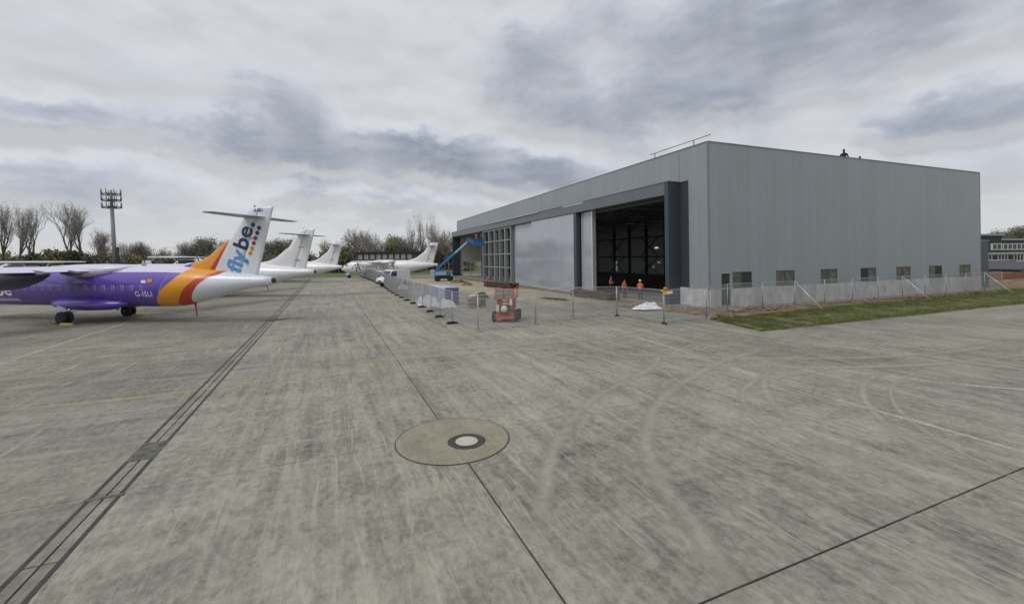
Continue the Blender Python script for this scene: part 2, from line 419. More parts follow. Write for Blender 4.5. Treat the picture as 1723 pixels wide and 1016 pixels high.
class MB:
    def __init__(self):
        self.v, self.f, self.m, self.s = [], [], [], []

    def add(self, vs, fs, mi=0, smooth=False):
        o = len(self.v)
        self.v += [tuple(p) for p in vs]
        for q in fs:
            self.f.append(tuple(i + o for i in q))
            self.m.append(mi)
            self.s.append(smooth)

    def box(self, x0, x1, y0, y1, z0, z1, mi=0):
        vs = [(x, y, z) for z in (z0, z1) for y in (y0, y1) for x in (x0, x1)]
        self.add(vs, [(0, 2, 3, 1), (4, 5, 7, 6), (0, 1, 5, 4), (2, 6, 7, 3), (0, 4, 6, 2), (1, 3, 7, 5)], mi)

    def obox(self, c, ax, ay, az, mi=0):
        """oriented box: centre and three half-axis vectors"""
        c, ax, ay, az = map(Vector, (c, ax, ay, az))
        vs = [c + ax * i + ay * j + az * k for k in (-1, 1) for j in (-1, 1) for i in (-1, 1)]
        self.add(vs, [(0, 2, 3, 1), (4, 5, 7, 6), (0, 1, 5, 4), (2, 6, 7, 3), (0, 4, 6, 2), (1, 3, 7, 5)], mi)

    def bar(self, p0, p1, w, h=None, mi=0, up=(0, 0, 1)):
        p0, p1 = Vector(p0), Vector(p1)
        h = w if h is None else h
        d = (p1 - p0)
        u = Vector(up)
        if abs(d.normalized().dot(u)) > .99:
            u = Vector((1, 0, 0))
        s = d.cross(u).normalized()
        u2 = s.cross(d).normalized()
        self.obox((p0 + p1) / 2, d / 2, s * w / 2, u2 * h / 2, mi)

    def tube(self, p0, p1, r0, r1=None, n=8, mi=0, cap=True):
        p0, p1 = Vector(p0), Vector(p1)
        r1 = r0 if r1 is None else r1
        d = (p1 - p0).normalized()
        u = Vector((0, 0, 1)) if abs(d.z) < .95 else Vector((1, 0, 0))
        a = d.cross(u).normalized()
        b = d.cross(a).normalized()
        vs = []
        for p, r in ((p0, r0), (p1, r1)):
            for i in range(n):
                t = 2 * math.pi * i / n
                vs.append(p + (a * math.cos(t) + b * math.sin(t)) * r)
        o = len(self.v)
        self.add(vs, [(i, i + n, (i + 1) % n + n, (i + 1) % n) for i in range(n)], mi, True)
        if cap:
            self.f.append(tuple(range(o, o + n)))
            self.m.append(mi)
            self.s.append(False)
            self.f.append(tuple(reversed(range(o + n, o + 2 * n))))
            self.m.append(mi)
            self.s.append(False)

    def lathe(self, c, axis, prof, n=20, mi=0):
        """prof: list of (along, radius)"""
        c, d = Vector(c), Vector(axis).normalized()
        u = Vector((0, 0, 1)) if abs(d.z) < .95 else Vector((1, 0, 0))
        a = d.cross(u).normalized()
        b = d.cross(a).normalized()
        rings = [[c + d * h + (a * math.cos(2 * math.pi * i / n) + b * math.sin(2 * math.pi * i / n)) * r for i in range(n)]
                 for h, r in prof]
        self.loft(rings, mi)

    def loft(self, rings, mi=0, closed=True, cap=True, smooth=True, facemat=None):
        n = len(rings[0])
        vs = [p for r in rings for p in r]
        o = len(self.v)
        self.v += [tuple(p) for p in vs]
        for k in range(len(rings) - 1):
            for i in range(n if closed else n - 1):
                j = (i + 1) % n
                self.f.append((o + k * n + i, o + k * n + j, o + (k + 1) * n + j, o + (k + 1) * n + i))
                self.m.append(facemat(k, i) if facemat else mi)
                self.s.append(smooth)
        if cap and closed:
            self.f.append(tuple(reversed(range(o, o + n))))
            self.m.append(facemat(0, 0) if facemat else mi)
            self.s.append(False)
            e = o + (len(rings) - 1) * n
            self.f.append(tuple(range(e, e + n)))
            self.m.append(facemat(len(rings) - 2, 0) if facemat else mi)
            self.s.append(False)

    def prism(self, poly, axis, a0, a1, mi=0):
        """extrude a 2-D polygon along axis ('x','y','z'); poly gives the other two coordinates in order"""
        def P(q, a):
            return {'x': (a, q[0], q[1]), 'y': (q[0], a, q[1]), 'z': (q[0], q[1], a)}[axis]
        n = len(poly)
        vs = [P(q, a0) for q in poly] + [P(q, a1) for q in poly]
        self.add(vs, [tuple(range(n)), tuple(reversed(range(n, 2 * n)))] + [(i, i + n, (i + 1) % n + n, (i + 1) % n) for i in range(n)], mi)

    def mesh(self, name, mats):
        me = bpy.data.meshes.new(name)
        me.from_pydata(self.v, [], self.f)
        for q in (mats if isinstance(mats, (list, tuple)) else [mats]):
            me.materials.append(M[q] if isinstance(q, str) else q)
        me.polygons.foreach_set('material_index', self.m)
        me.polygons.foreach_set('use_smooth', self.s)
        bm = bmesh.new()
        bm.from_mesh(me)
        bmesh.ops.recalc_face_normals(bm, faces=bm.faces)
        bm.to_mesh(me)
        bm.free()
        me.update()
        return me

    def build(self, name, mats, parent=None, loc=None, rz=None):
        return link(name, self.mesh(name, mats), parent, loc, rz)


def link(name, data, parent=None, loc=None, rz=None):
    o = bpy.data.objects.new(name, data)
    COL.objects.link(o)
    if parent:
        o.parent = parent
    if loc is not None:
        o.location = loc
    if rz is not None:
        o.rotation_euler = (0, 0, rz)
    return o


def tag(o, label=None, cat=None, group=None, kind=None):
    if label:
        o['label'] = label
    if cat:
        o['category'] = cat
    if group:
        o['group'] = group
    if kind:
        o['kind'] = kind
    return o


def thing(name, label, cat, loc=(0, 0, 0), rz=0.0, group=None):
    o = bpy.data.objects.new(name, None)
    o.empty_display_size = 0.3
    COL.objects.link(o)
    o.location = loc
    o.rotation_euler = (0, 0, rz)
    return tag(o, label, cat, group)


def kids(o):
    return [c for c in bpy.data.objects if c.parent == o]


def copy_tree(o, parent=None):
    c = o.copy()
    COL.objects.link(c)
    if parent:
        c.parent = parent
    for ch in kids(o):
        copy_tree(ch, c)
    return c


def text_mesh(body, size, bold=0.0, cuts=0, space=1.0):
    cu = bpy.data.curves.new('lettering', 'FONT')
    cu.body = body
    cu.size = size
    cu.offset = bold
    cu.resolution_u = 4
    cu.space_character = space
    ob = bpy.data.objects.new('lettering', cu)
    COL.objects.link(ob)
    dg = bpy.context.evaluated_depsgraph_get()
    me = bpy.data.meshes.new_from_object(ob.evaluated_get(dg))
    bpy.data.objects.remove(ob)
    bpy.data.curves.remove(cu)
    bm = bmesh.new()
    bm.from_mesh(me)
    bmesh.ops.remove_doubles(bm, verts=bm.verts, dist=1e-5)
    if cuts:
        bmesh.ops.triangulate(bm, faces=bm.faces)
        for _ in range(cuts):
            es = [e for e in bm.edges if e.calc_length() > size * 0.12]
            if es:
                bmesh.ops.subdivide_edges(bm, edges=es, cuts=1)
    bm.to_mesh(me)
    bm.free()
    return me


def lerp_table(tab, x):
    xs = [q[0] for q in tab]
    return np.interp(x, xs, [q[1] for q in tab])


# ------------------------------------------------------------------ ground, apron slabs, drain
def disc_mesh(name, r, z, n, mat):
    b = MB()
    b.add([(r * math.cos(2 * math.pi * i / n), r * math.sin(2 * math.pi * i / n), z) for i in range(n)], [tuple(range(n))])
    return b.build(name, mat)


tag(disc_mesh('ground', 3500, -0.16, 64, 'field'), kind='structure')


def g2w(a, b):
    """grid coordinates (across the lanes, along the lanes) to world"""
    q = VG * a + UG * b
    return (q.x, q.y)


bed = MB()
bed.add([(*g2w(a, b), -0.06) for a, b in ((-95, -22), (75, -22), (75, 112), (-95, 112))], [(0, 1, 2, 3)])
apron = tag(bed.build('apron', 'joint'), kind='structure')

acuts = [-95, -40.9, -34.7, -28.5, -22.25, -16.05, -9.85, -3.897, None, -3.403, 2.55, 8.83, 15.05, 21.3, 27.5, 75]
bcuts = [-22, -8.2, -2.15, 3.92, 9.95, 16.05, 22.15, 28.25, 34.3, 40.4, 46.5, 52.6, 58.7, 112]


def slab(a0, a1, b0, b1, ga0, ga1, gb0, gb1):
    q = [g2w(a0 + ga0, b0 + gb0), g2w(a1 - ga1, b0 + gb0), g2w(a1 - ga1, b1 - gb1), g2w(a0 + ga0, b1 - gb1)]
    b = MB()
    b.add([(x, y, 0) for x, y in q] + [(x, y, -0.05) for x, y in q],
          [(0, 1, 2, 3), (0, 4, 5, 1), (1, 5, 6, 2), (2, 6, 7, 3), (3, 7, 4, 0)])
    return b.build('concrete_slab', 'concrete', apron)


wide = {2.55: .013, 3.92: .014, 8.83: .007, 9.95: .006}
for i in range(len(acuts) - 1):
    a0, a1 = acuts[i], acuts[i + 1]
    if a0 is None or a1 is None:
        continue
    for j in range(len(bcuts) - 1):
        b0, b1 = bcuts[j], bcuts[j + 1]
        slab(a0, a1, b0, b1, wide.get(a0, .003), wide.get(a1, .003), wide.get(b0, .0025), wide.get(b1, .0025))

# poured bitumen seals standing a few millimetres proud in the two open joints
for line in ('a', 'b'):
    w_ = .0075
    spans = ((-22, 9.95 - 1.27), (9.95 + 1.27, 112)) if line == 'a' else ((-95, -3.9), (-3.4, 75))
    m = MB()
    for q0, q1 in spans:
        q = [(2.55 - w_, q0), (2.55 + w_, q0), (2.55 + w_, q1), (2.55 - w_, q1)] if line == 'a' else [(q0, 3.92 - w_), (q1, 3.92 - w_), (q1, 3.92 + w_), (q0, 3.92 + w_)]
        m.add([(*g2w(*p), .0105) for p in q], [(0, 1, 2, 3)])
    m.build('joint_seal', 'joint', apron)

# the slot drain between two lanes: precast channel blocks, a slot and dark sealed edges
drain = tag(thing('drainage_channel', None, None), kind='structure')
b = MB()
for a0, a1 in ((-3.895, -3.826), (-3.474, -3.405)):
    b.add([(*g2w(a0, -22), .003), (*g2w(a1, -22), .003), (*g2w(a1, 112), .003), (*g2w(a0, 112), .003)], [(0, 1, 2, 3)])
tag(b.build('channel_seal', 'bitumen', drain))
bb = -22.0
rng = random.Random(3)
while bb < 112:
    ln = 2.0 if bb < 60 else 6.0
    for a0, a1 in ((-3.824, -3.668), (-3.632, -3.476)):
        m = MB()
        q = [g2w(a0, bb + .012), g2w(a1, bb + .012), g2w(a1, bb + ln - .012), g2w(a0, bb + ln - .012)]
        z = rng.uniform(-.004, .002)
        m.add([(x, y, z) for x, y in q] + [(x, y, -.05) for x, y in q],
              [(0, 1, 2, 3), (0, 4, 5, 1), (1, 5, 6, 2), (2, 6, 7, 3), (3, 7, 4, 0)])
        m.build('channel_block', 'channel', drain)
    bb += ln
# patched inspection pits on the channel
for a0, b0, wa, wb in ((-3.65, 11.9, .245, .5), (-3.65, 9.85, .28, .05)):
    q = [g2w(a0 - wa, b0 - wb), g2w(a0 + wa, b0 - wb), g2w(a0 + wa, b0 + wb), g2w(a0 - wa, b0 + wb)]
    m = MB()
    m.add([(x, y, .008) for x, y in q] + [(x, y, -.03) for x, y in q],
          [(0, 1, 2, 3), (0, 4, 5, 1), (1, 5, 6, 2), (2, 6, 7, 3), (3, 7, 4, 0)])
    m.build('channel_patch', 'pit_patch', drain)

# the round cast patch with its manhole
mh = thing('manhole', 'round manhole with pale lid and dark ring in the big circular concrete patch', 'manhole', (-1.395, 9.97, 0))


def ring(b, c, r0, r1, z0, z1, n=64, mi=0):
    vs = []
    for r, z in ((r0, z0), (r1, z1)):
        vs += [(c[0] + r * math.cos(2 * math.pi * i / n), c[1] + r * math.sin(2 * math.pi * i / n), z) for i in range(n)]
    b.add(vs, [(i, (i + 1) % n, (i + 1) % n + n, i + n) for i in range(n)], mi)


def fdisc(b, c, r, z, n=64, mi=0):
    b.add([(c[0] + r * math.cos(2 * math.pi * i / n), c[1] + r * math.sin(2 * math.pi * i / n), z) for i in range(n)],
          [tuple(range(n))], mi)


b = MB()
fdisc(b, (0, 0), 1.285, .0125)
b.build('joint_ring', 'joint', mh)
b = MB()
ring(b, (0, 0), 1.262, 1.250, .013, .019)
fdisc(b, (0, 0), 1.250, .019)
b.build('concrete_collar', 'patch', mh)
b = MB()
ring(b, (.33, -.17), .425, .40, .0195, .026)
ring(b, (.33, -.17), .40, .24, .026, .025)
b.build('iron_frame', 'bitumen', mh)
b = MB()
ring(b, (.33, -.17), .25, .235, .025, .032)
fdisc(b, (.33, -.17), .235, .032)
tag(b.build('lid', 'pale_lid' if 'pale_lid' in M else 'cream', mh))


def catmull(pts, per=10):
    out = []
    P = [Vector(p) for p in pts]
    P = [P[0] * 2 - P[1]] + P + [P[-1] * 2 - P[-2]]
    for i in range(1, len(P) - 2):
        p0, p1, p2, p3 = P[i - 1:i + 3]
        for k in range(per):
            t = k / per
            out.append(.5 * ((2 * p1) + (p2 - p0) * t + (2 * p0 - 5 * p1 + 4 * p2 - p3) * t * t + (3 * p1 - p0 - 3 * p2 + p3) * t ** 3))
    out.append(P[-2])
    return out


def ribbon(name, pts, width, z, mat, feather=.35, per=10, off=0.0):
    """a flat strip along a curve; the 'edge' attribute fades across it and at both ends"""
    c = catmull(pts, per)
    prof = [(-1, 0), (-1 + feather, 1), (1 - feather, 1), (1, 0)]
    vs, fs, ed = [], [], []
    n = len(c)
    for i, p in enumerate(c):
        d = (c[min(i + 1, n - 1)] - c[max(i - 1, 0)]).normalized()
        s = Vector((-d.y, d.x))
        end = min(1.0, min(i, n - 1 - i) / max(3, n * .12))
        for u, e in prof:
            q = p + s * (off + u * width / 2)
            vs.append((q.x, q.y, z))
            ed.append(e * end)
    for i in range(n - 1):
        for k in range(3):
            fs.append((i * 4 + k, i * 4 + k + 1, i * 4 + k + 5, i * 4 + k + 4))
    me = bpy.data.meshes.new(name)
    me.from_pydata(vs, [], fs)
    me.materials.append(M[mat])
    at = me.attributes.new('edge', 'FLOAT', 'POINT')
    at.data.foreach_set('value', ed)
    return tag(link(name, me), kind='structure')


# painted guide lines
ribbon('yellow_guide_line', [(-34, 6.2), (-14.45, 12.32), (-10.56, 13.8), (-7.1, 16.0), (-3.5, 17.1), (-.33, 17.69), (6.93, 17.9)], .14, .0022, 'yellow_line', .12)
ribbon('white_guide_line', [(-17.5, 11), (-21.16, 18.06), (-25.62, 28.07), (-30, 38)], .16, .0024, 'white_line', .12)
ribbon('white_guide_line', [(5.2, 26.5), (7.38, 18.35), (8.45, 14.29), (10.44, 8.98), (12.2, 4.4)], .13, .0026, 'white_line', .12)
ribbon('white_guide_line', [(10.6, 16.3), (13.29, 14.08), (15.2, 13.04), (22, 10.5)], .15, .0028, 'white_line', .12)
ribbon('white_guide_line', [(12, 21.5), (16.14, 17.85), (17.46, 15.8), (21, 11)], .13, .0026, 'white_line', .12)
# tyre tracks swept into the dusty concrete
TR = [
    ([(12.5, 20.0), (9.04, 17.7), (7.04, 15.9), (4.48, 12.9), (3.19, 10.46), (2.67, 8.42), (2.73, 6.43), (2.64, 4.9)], .40),
    ([(6.6, 20.0), (5.27, 16.43), (2.34, 12.71), (1.0, 9.84), (.6, 8.24), (.3, 6.2)], .36),
    ([(13, 18.3), (11, 17.3), (9.34, 15.79), (7.8, 13.66), (6.77, 10.72), (6.83, 9.08), (7.03, 7.47), (7.6, 5.0)], .30),
    ([(10.6, 16.9), (8.4, 14.8), (6.9, 13.2), (6.1, 11.2), (6.0, 9.4), (6.1, 7.6), (6.4, 5.6)], .22),
    ([(13.5, 15.5), (11.45, 14.16), (9.95, 12.42), (8.86, 10.28), (8.45, 8.04), (8.4, 5.5)], .24),
    ([(14.3, 15.2), (12.15, 13.9), (10.55, 12.2), (9.45, 10.1), (9.05, 7.9), (9.0, 5.4)], .16),
    ([(5.2, 17.0), (5.4, 14.5), (5.3, 12.1)], .22),
    ([(-38, 93), (-22, 58), (-11.98, 36.41), (-3.28, 19.56), (-.08, 14.67), (2.2, 11)], .34),
    ([(-34, 88), (-20, 57), (-10.6, 37), (-2.1, 20.6), (1.2, 15.2)], .30),
    ([(-18, 54), (-9.4, 37.4), (-1.0, 21.6), (2.6, 16.4), (6, 12)], .26),
    ([(-9, 33), (-2, 23), (3.5, 18.9), (9, 17.4), (16, 17.6), (25, 20.5)], .34),
    ([(-8, 31), (-1.6, 21.8), (3.6, 17.7), (9, 16.0), (16, 16.2), (25, 19)], .30),
    ([(-6, 18.9), (-1, 20.4), (4, 21.8), (8, 23.2)], .8),
    ([(-7, 17.4), (-1.5, 19.1), (3, 20.2)], .7),
]
for k, (pts, w) in enumerate(TR):
    ribbon('tyre_track', pts, w * 1.35, .0042 + .00025 * k, 'tyre_track', .8)
ribbon('oil_stain', [(-17.6, 30.0), (-16.2, 30.9), (-14.9, 31.3)], .7, .0090, 'stain', .8)
ribbon('oil_stain', [(-16.6, 29.4), (-15.9, 31.2)], .6, .0096, 'stain', .8)

# ------------------------------------------------------------------ hangar
HC = Vector((14.85, 32.83, 0))
HY = 0.3825
HU = Vector((-math.sin(HY), math.cos(HY), 0))
HV = Vector((math.cos(HY), math.sin(HY), 0))


def hw(t, s, z=0):
    """hangar-local (along the right wall, along the door front) to world"""
    q = HC + HV * t + HU * s
    return Vector((q.x, q.y, z))


hangar = thing('hangar', 'large new grey clad aircraft hangar with open door front and concrete plinth', 'hangar', HC, HY)
ZR, TR_, SL = 12.63, 38.42, 73.4
WIN = [(2.22, 4.3), (7.02, 9.2), (12.45, 14.64), (17.86, 20.11), (23.21, 25.51), (28.62, 30.94), (34.13, 36.32)]
DOOR = (1.02, 2.04)
ZQ, ZW = 1.58, 2.80
NP = 38
pw = TR_ / NP
for i in range(NP):
    x0, x1 = i * pw + .005, (i + 1) * pw - .005
    b = MB()
    b.box(x0, x1, 0, .08, ZW, ZR - .02)
    ops = sorted(WIN + [DOOR])
    x = x0
    for a, c in ops:
        if c <= x0 or a >= x1:
            continue
        if a > x + .002:
            b.box(x, min(a, x1), 0, .08, ZQ, ZW)
        x = max(x, min(c, x1))
    if x < x1 - .002:
        b.box(x, x1, 0, .08, ZQ, ZW)
    b.build('wall_panel', 'cladding', hangar)
b = MB()
b.box(.02, TR_ - .02, .085, .09, ZW, ZR - .05)
b.box(-.0, -.0 + .09, .09, 3.0, .2, ZR - .05)
for x0, x1 in [(0.02, DOOR[0])] + [(a[1], c[0]) for a, c in zip([DOOR] + WIN, WIN + [(TR_ - .02, 0)])]:
    if x1 - x0 > .01:
        b.box(x0, x1, .085, .09, .2, ZW)
b.build('wall_backing', 'steel_dark', hangar)
# door front: cladding above the portal and beside the corner
n2 = 73
for i in range(n2):
    s0, s1 = i * SL / n2 + .005, (i + 1) * SL / n2 - .005
    b = MB()
    zb = 1.58 if s1 < 2.9 else 10.06
    b.box(-.08, 0, s0, min(s1, 2.98) if s1 < 3.2 and s0 < 2.9 else s1, zb, ZR - .02)
    b.build('wall_panel', 'cladding', hangar)
b = MB()
b.box(.001, .006, 3.0, SL - .02, 10.06, ZR - .05)
b.build('wall_backing', 'steel_dark', hangar)
b = MB()
b.box(-.10, TR_ + .02, -.035, .18, ZR - .02, ZR + .05)
b.box(-.115, .18, .19, SL + .02, ZR - .02, ZR + .052)
b.build('parapet_cap', 'flashing', hangar)
b = MB()
b.box(-.095, .0, -.012, -.0, ZQ, ZR - .02)
b.box(-.095, -.083, 0, .11, ZQ, ZR - .02)
b.build('corner_trim', 'flashing', hangar)
b = MB()
b.box(TR_ - .1, TR_ + .012, -.012, -.001, ZQ, ZR - .02)
b.box(TR_ + .001, TR_ + .012, 0, .11, ZQ, ZR - .02)
b.build('corner_trim', 'flashing', hangar)
# concrete plinth in separate precast panels
xs = [-.04, DOOR[0]]
segs = [(-.04, DOOR[0])]
x = DOOR[1]
while x < TR_ - .4:
    x2 = min(x + 2.42, TR_ + .03)
    segs.append((x, x2))
    x = x2
for x0, x1 in segs:
    b = MB()
    b.box(x0 + .012, x1 - .012, -.05, .083, -.15, ZQ - .012)
    b.build('plinth_panel', 'plinth', hangar)
for s0, s1 in ((.10, 1.5), (1.5, 2.98)):
    b = MB()
    b.box(-.13, -.0, s0 + .012, s1 - .012, -.15, ZQ - .012)
    b.build('plinth_panel', 'plinth', hangar)
# windows of the right wall
for k, (a, c) in enumerate(WIN):
    f = MB()
    f.box(a, c, .02, .075, ZW - .06, ZW - .001)
    f.box(a, c, .02, .075, ZQ + .001, ZQ + .06)
    f.box(a + .001, a + .06, .02, .075, ZQ + .06, ZW - .06)
    f.box(c - .06, c - .001, .02, .075, ZQ + .06, ZW - .06)
    mid = (a + c) / 2
    f.box(mid - .04, mid + .04, .02, .075, ZQ + .06, ZW - .06)
    f.box(a - .03, c + .03, -.065, .02, ZQ - .004, ZQ + .03)
    fr = f.build('window', 'slate_trim', hangar)
    for q, (p0, p1) in enumerate(((a + .06, mid - .04), (mid + .04, c - .06))):
        g = MB()
        g.box(p0, p1, .045, .055, ZQ + .06, ZW - .06)
        g.build('pane', 'glass_beige' if (k * 2 + q) % 5 != 1 else 'glass', fr)
f = MB()
d0, d1 = DOOR
f.box(d0 + .001, d0 + .08, .0, .075, .3, ZW)
f.box(d1 - .08, d1 - .001, .0, .075, .3, ZW)
f.box(d0 + .08, d1 - .08, .0, .075, ZW - .08, ZW - .001)
f.box(d0 + .08, d1 - .08, .0, .075, 1.52, 1.62)
dr = f.build('door', 'galv', hangar)
for z0, z1 in ((.32, 1.52), (1.62, ZW - .08)):
    g = MB()
    g.box(d0 + .08, d1 - .08, .03, .05, z0, z1)
    g.build('pane', 'glass', dr)
f = MB()
f.box(d1 + .002, d1 + .16, -.04, .078, .3, ZW)
f.build('door_post', 'steel_grey', hangar)
f = MB()
f.box(.75, 2.35, -.95, -.06, -.1, .12)
f.box(.75, 2.35, -.55, -.06, .12, .29)
f.build('door_step', 'grey_plastic', hangar)
# portal round the big door
b = MB()
b.box(-1.25, .3, 2.98, 3.42, .1, 10.06)
b.build('portal_cheek', 'slate_trim', hangar)
b = MB()
b.box(-1.25, .5, 73.0, SL + .0, .1, 10.06)
b.build('portal_cheek', 'slate_trim', hangar)
b = MB()
b.box(-1.25, -.3, 3.42, 73.0, 9.05, 10.06)
b.build('portal_header', 'header', hangar)
b = MB()
b.box(-1.30, -.085, 2.93, 30.0, 10.062, 10.12)
b.box(-1.33, -.085, 30.02, 40.0, 10.062, 10.125)
b.box(-1.30, -.085, 40.02, SL + .1, 10.062, 10.12)
b.build('header_flashing', 'flashing', hangar)
b = MB()
b.box(-1.45, -1.31, 27.0, 49, 10.02, 10.10)
b.box(-1.262, -1.251, 16.0, 20.5, 9.93, 10.04)
b.build('loose_flashing', 'alu', hangar)
b = MB()
b.box(-.3, .3, 3.42, 73.0, 8.75, 9.02)
b.build('door_track_beam', 'steel_dark', hangar)
# floor, roof and inner walls
b = MB()
b.box(-1.6, TR_ - .1, .1, SL, -.12, .2)
b.build('floor', 'floor', hangar)
b = MB()
b.box(.02, TR_ - .02, .1, SL - .02, 11.9, 12.15)
b.build('roof', 'liner_dark', hangar)
# back wall with a few window holes cut through to show as bright spots
holes = [(65.4, 66.0, .6, 3.0), (52.0, 52.6, 1.5, 2.0), (50.0, 51.0, 2.6, 2.95), (50.6, 51.9, 5.75, 6.05)]
ys = sorted({0.1, SL} | {h[0] for h in holes} | {h[1] for h in holes})
zs = sorted({0.2, 11.9} | {h[2] for h in holes} | {h[3] for h in holes})
b = MB()
for y0, y1 in zip(ys, ys[1:]):
    for z0, z1 in zip(zs, zs[1:]):
        cy, cz = (y0 + y1) / 2, (z0 + z1) / 2
        if any(h[0] < cy < h[1] and h[2] < cz < h[3] for h in holes):
            continue
        b.box(TR_ - .2, TR_ - .02, y0, y1, z0, z1)
b.build('back_wall', 'liner_dark', hangar)
b = MB()
b.box(.1, TR_ - .2, SL - .12, SL - .01, 3.4, 11.9)
b.box(5.6, TR_ - .2, SL - .12, SL - .01, .2, 3.4)
b.box(.1, 1.2, SL - .12, SL - .01, .2, 3.4)
b.build('end_wall', 'liner', hangar)
b = MB()
b.box(1.2, 5.6, SL - .10, SL - .05, 1.9, 2.1)
b.box(2.9, 3.2, SL - .10, SL - .05, .2, 3.4)
b.build('end_wall_frame', 'liner', hangar)
for s in np.arange(6.2, 72, 6.0):
    b = MB()
    b.box(TR_ - .75, TR_ - .21, s - .16, s + .16, .2, 11.85)
    b.build('column', 'steel_dark', hangar)
for z in (4.0, 8.3):
    b = MB()
    b.box(TR_ - .42, TR_ - .21, .2, SL - .2, z - .12, z + .12)
    b.build('wall_rail', 'steel_dark', hangar)
for s0 in (50.2, 62.2):
    b = MB()
    for za, zb2 in ((.4, 3.9), (4.1, 8.2)):
        b.bar((TR_ - .5, s0 + .2, za), (TR_ - .5, s0 + 5.8, zb2), .12)
        b.bar((TR_ - .47, s0 + 5.8, za), (TR_ - .47, s0 + .2, zb2), .12)
    b.build('wall_brace', 'steel_dark', hangar)
for s in np.arange(6.2, 72, 6.0):
    b = MB()
    b.box(.4, TR_ - .8, s - .11, s + .11, 11.55, 11.75)
    b.box(.4, TR_ - .8, s - .09, s + .09, 9.75, 9.9)
    x = .6
    k = 0
    while x < TR_ - 3.2:
        za, zb2 = (9.9, 11.55) if k % 2 == 0 else (11.55, 9.9)
        b.bar((x, s, za), (x + 2.4, s, zb2), .10)
        x += 2.4
        k += 1
    b.build('roof_truss', 'steel_grey', hangar)
b = MB()
for x in np.arange(2, 37, 3.0):
    b.box(x - .06, x + .06, .3, SL - .3, 11.752, 11.89)
b.build('purlins', 'steel_grey', hangar)
for x in (8, 20, 31):
    for s in (12, 24, 36, 48, 60):
        b = MB()
        b.box(x - .12, x + .12, s - 1.1, s + 1.1, 9.6, 9.7)
        b.build('lamp_batten', 'alu', hangar)
for x in np.arange(6.2, 36, 6.0):
    b = MB()
    b.box(x - .16, x + .16, SL - .62, SL - .13, .2, 11.5)
    b.build('column', 'steel_grey', hangar)

# sliding door leaves


def leaf(x0, x1, s0, s1, npan, clad=True):
    n = npan
    f = MB()
    w = (s1 - s0) / n
    for k in range(n + 1):
        f.box(x0 + .06, x1, s0 + k * w - .05, s0 + k * w + .05, .3, 8.9)
    for z in (.35, 2.5, 4.6, 6.7, 8.85):
        f.box(x0 + .1, x0 + .2, s0 + .05, s1 - .05, z - .05, z + .05)
    fr = f.build('door_leaf', 'alu' if clad else 'steel_grey', hangar)
    if clad:
        for k in range(n):
            g = MB()
            g.box(x0, x0 + .04, s0 + k * w + .012, s0 + (k + 1) * w - .012, .26, 8.98)
            g.build('glazing_panel', 'polycarb', fr)
        g = MB()
        g.box(x0 - .01, x1, s0 - .055, s1 + .055, .21, .255)
        g.build('sill_rail', 'alu', fr)
    return fr


leaf(-1.18, -.75, 18.2, 29.7, 4)
leaf(-.68, -.32, 29.6, 37.0, 2)
leaf(-.70, -.34, 15.3, 17.35, 2)
b = MB()
b.box(-1.22, -.72, 17.55, 18.12, .21, 9.04)
b.build('meeting_post', 'slate_trim', hangar)
b = MB()
b.box(-.74, -.30, 15.02, 15.24, .21, 9.04)
b.build('edge_post', 'alu', hangar)
# unclad leaves: deep posts and light girts
un = thing('unclad', None, None)
bpy.data.objects.remove(un)
for k, s in enumerate((37.6, 40.1, 42.6, 45.1, 48.0, 51.2)):
    b = MB()
    b.box(-1.1, -.55, s - .14, s - .10, .22, 9.04)
    b.box(-1.12, -1.08, s - .10, s + .14, .22, 9.04)
    b.box(-.60, -.55, s - .10, s + .14, .22, 9.04)
    b.build('door_post', 'steel_grey', hangar)
for z in (2.6, 4.75, 6.95, 8.85):
    b = MB()
    b.box(-1.06, -.98, 37.7, 51.2, z - .045, z + .045)
    b.build('door_girt', 'alu', hangar)
b = MB()
b.box(-1.5, -1.3, 3.5, 73, .06, .205)
b.build('sill_kerb', 'cream', hangar)
# annex at the far corner
an = thing('annex', 'small dark grey annex set back behind the far right corner of the hangar', 'annex', HC, HY)
b = MB()
b.box(38.6, 45.3, 2.0, 12.0, -.1, 5.4)
b.build('wall', 'slate_trim', an)
b = MB()
b.box(38.5, 45.4, 1.93, 12.1, 5.4, 5.52)
b.build('roof', 'flashing', an)

# guard rail on the roof edge
gr = thing('roof_guard_rail', 'thin steel guard rail standing on the roof edge near the hangar corner', 'guard rail', hw(.45, 1.0, 12.15), HY)
for s in (.93, 5.5):
    b = MB()
    b.tube((0, s, 0), (0, s, 1.12), .045)
    b.box(-.2, .2, s - .25, s + .25, 0, .06)
    b.build('post', 'mast_grey', gr)
b = MB()
b.tube((0, -.75, 1.12), (0, 6.1, 1.10), .035)
b.build('top_rail', 'mast_grey', gr)

# ------------------------------------------------------------------ soil, verge, forecourt


def height_strip(name, p00, p10, p01, p11, nu, nv, hfun, mat, kind='structure'):
    """bilinear quad patch with a height function of (u, v, x, y)"""
    vs, fs = [], []
    for j in range(nv + 1):
        for i in range(nu + 1):
            u, v = i / nu, j / nv
            x = (p00[0] * (1 - u) + p10[0] * u) * (1 - v) + (p01[0] * (1 - u) + p11[0] * u) * v
            y = (p00[1] * (1 - u) + p10[1] * u) * (1 - v) + (p01[1] * (1 - u) + p11[1] * u) * v
            vs.append((x, y, hfun(u, v, x, y)))
    for j in range(nv):
        for i in range(nu):
            a = j * (nu + 1) + i
            fs.append((a, a + 1, a + nu + 2, a + nu + 1))
    me = bpy.data.meshes.new(name)
    me.from_pydata(vs, [], fs)
    me.materials.append(M[mat])
    me.polygons.foreach_set('use_smooth', [True] * len(fs))
    return tag(link(name, me), kind=kind)


from mathutils import noise as mn


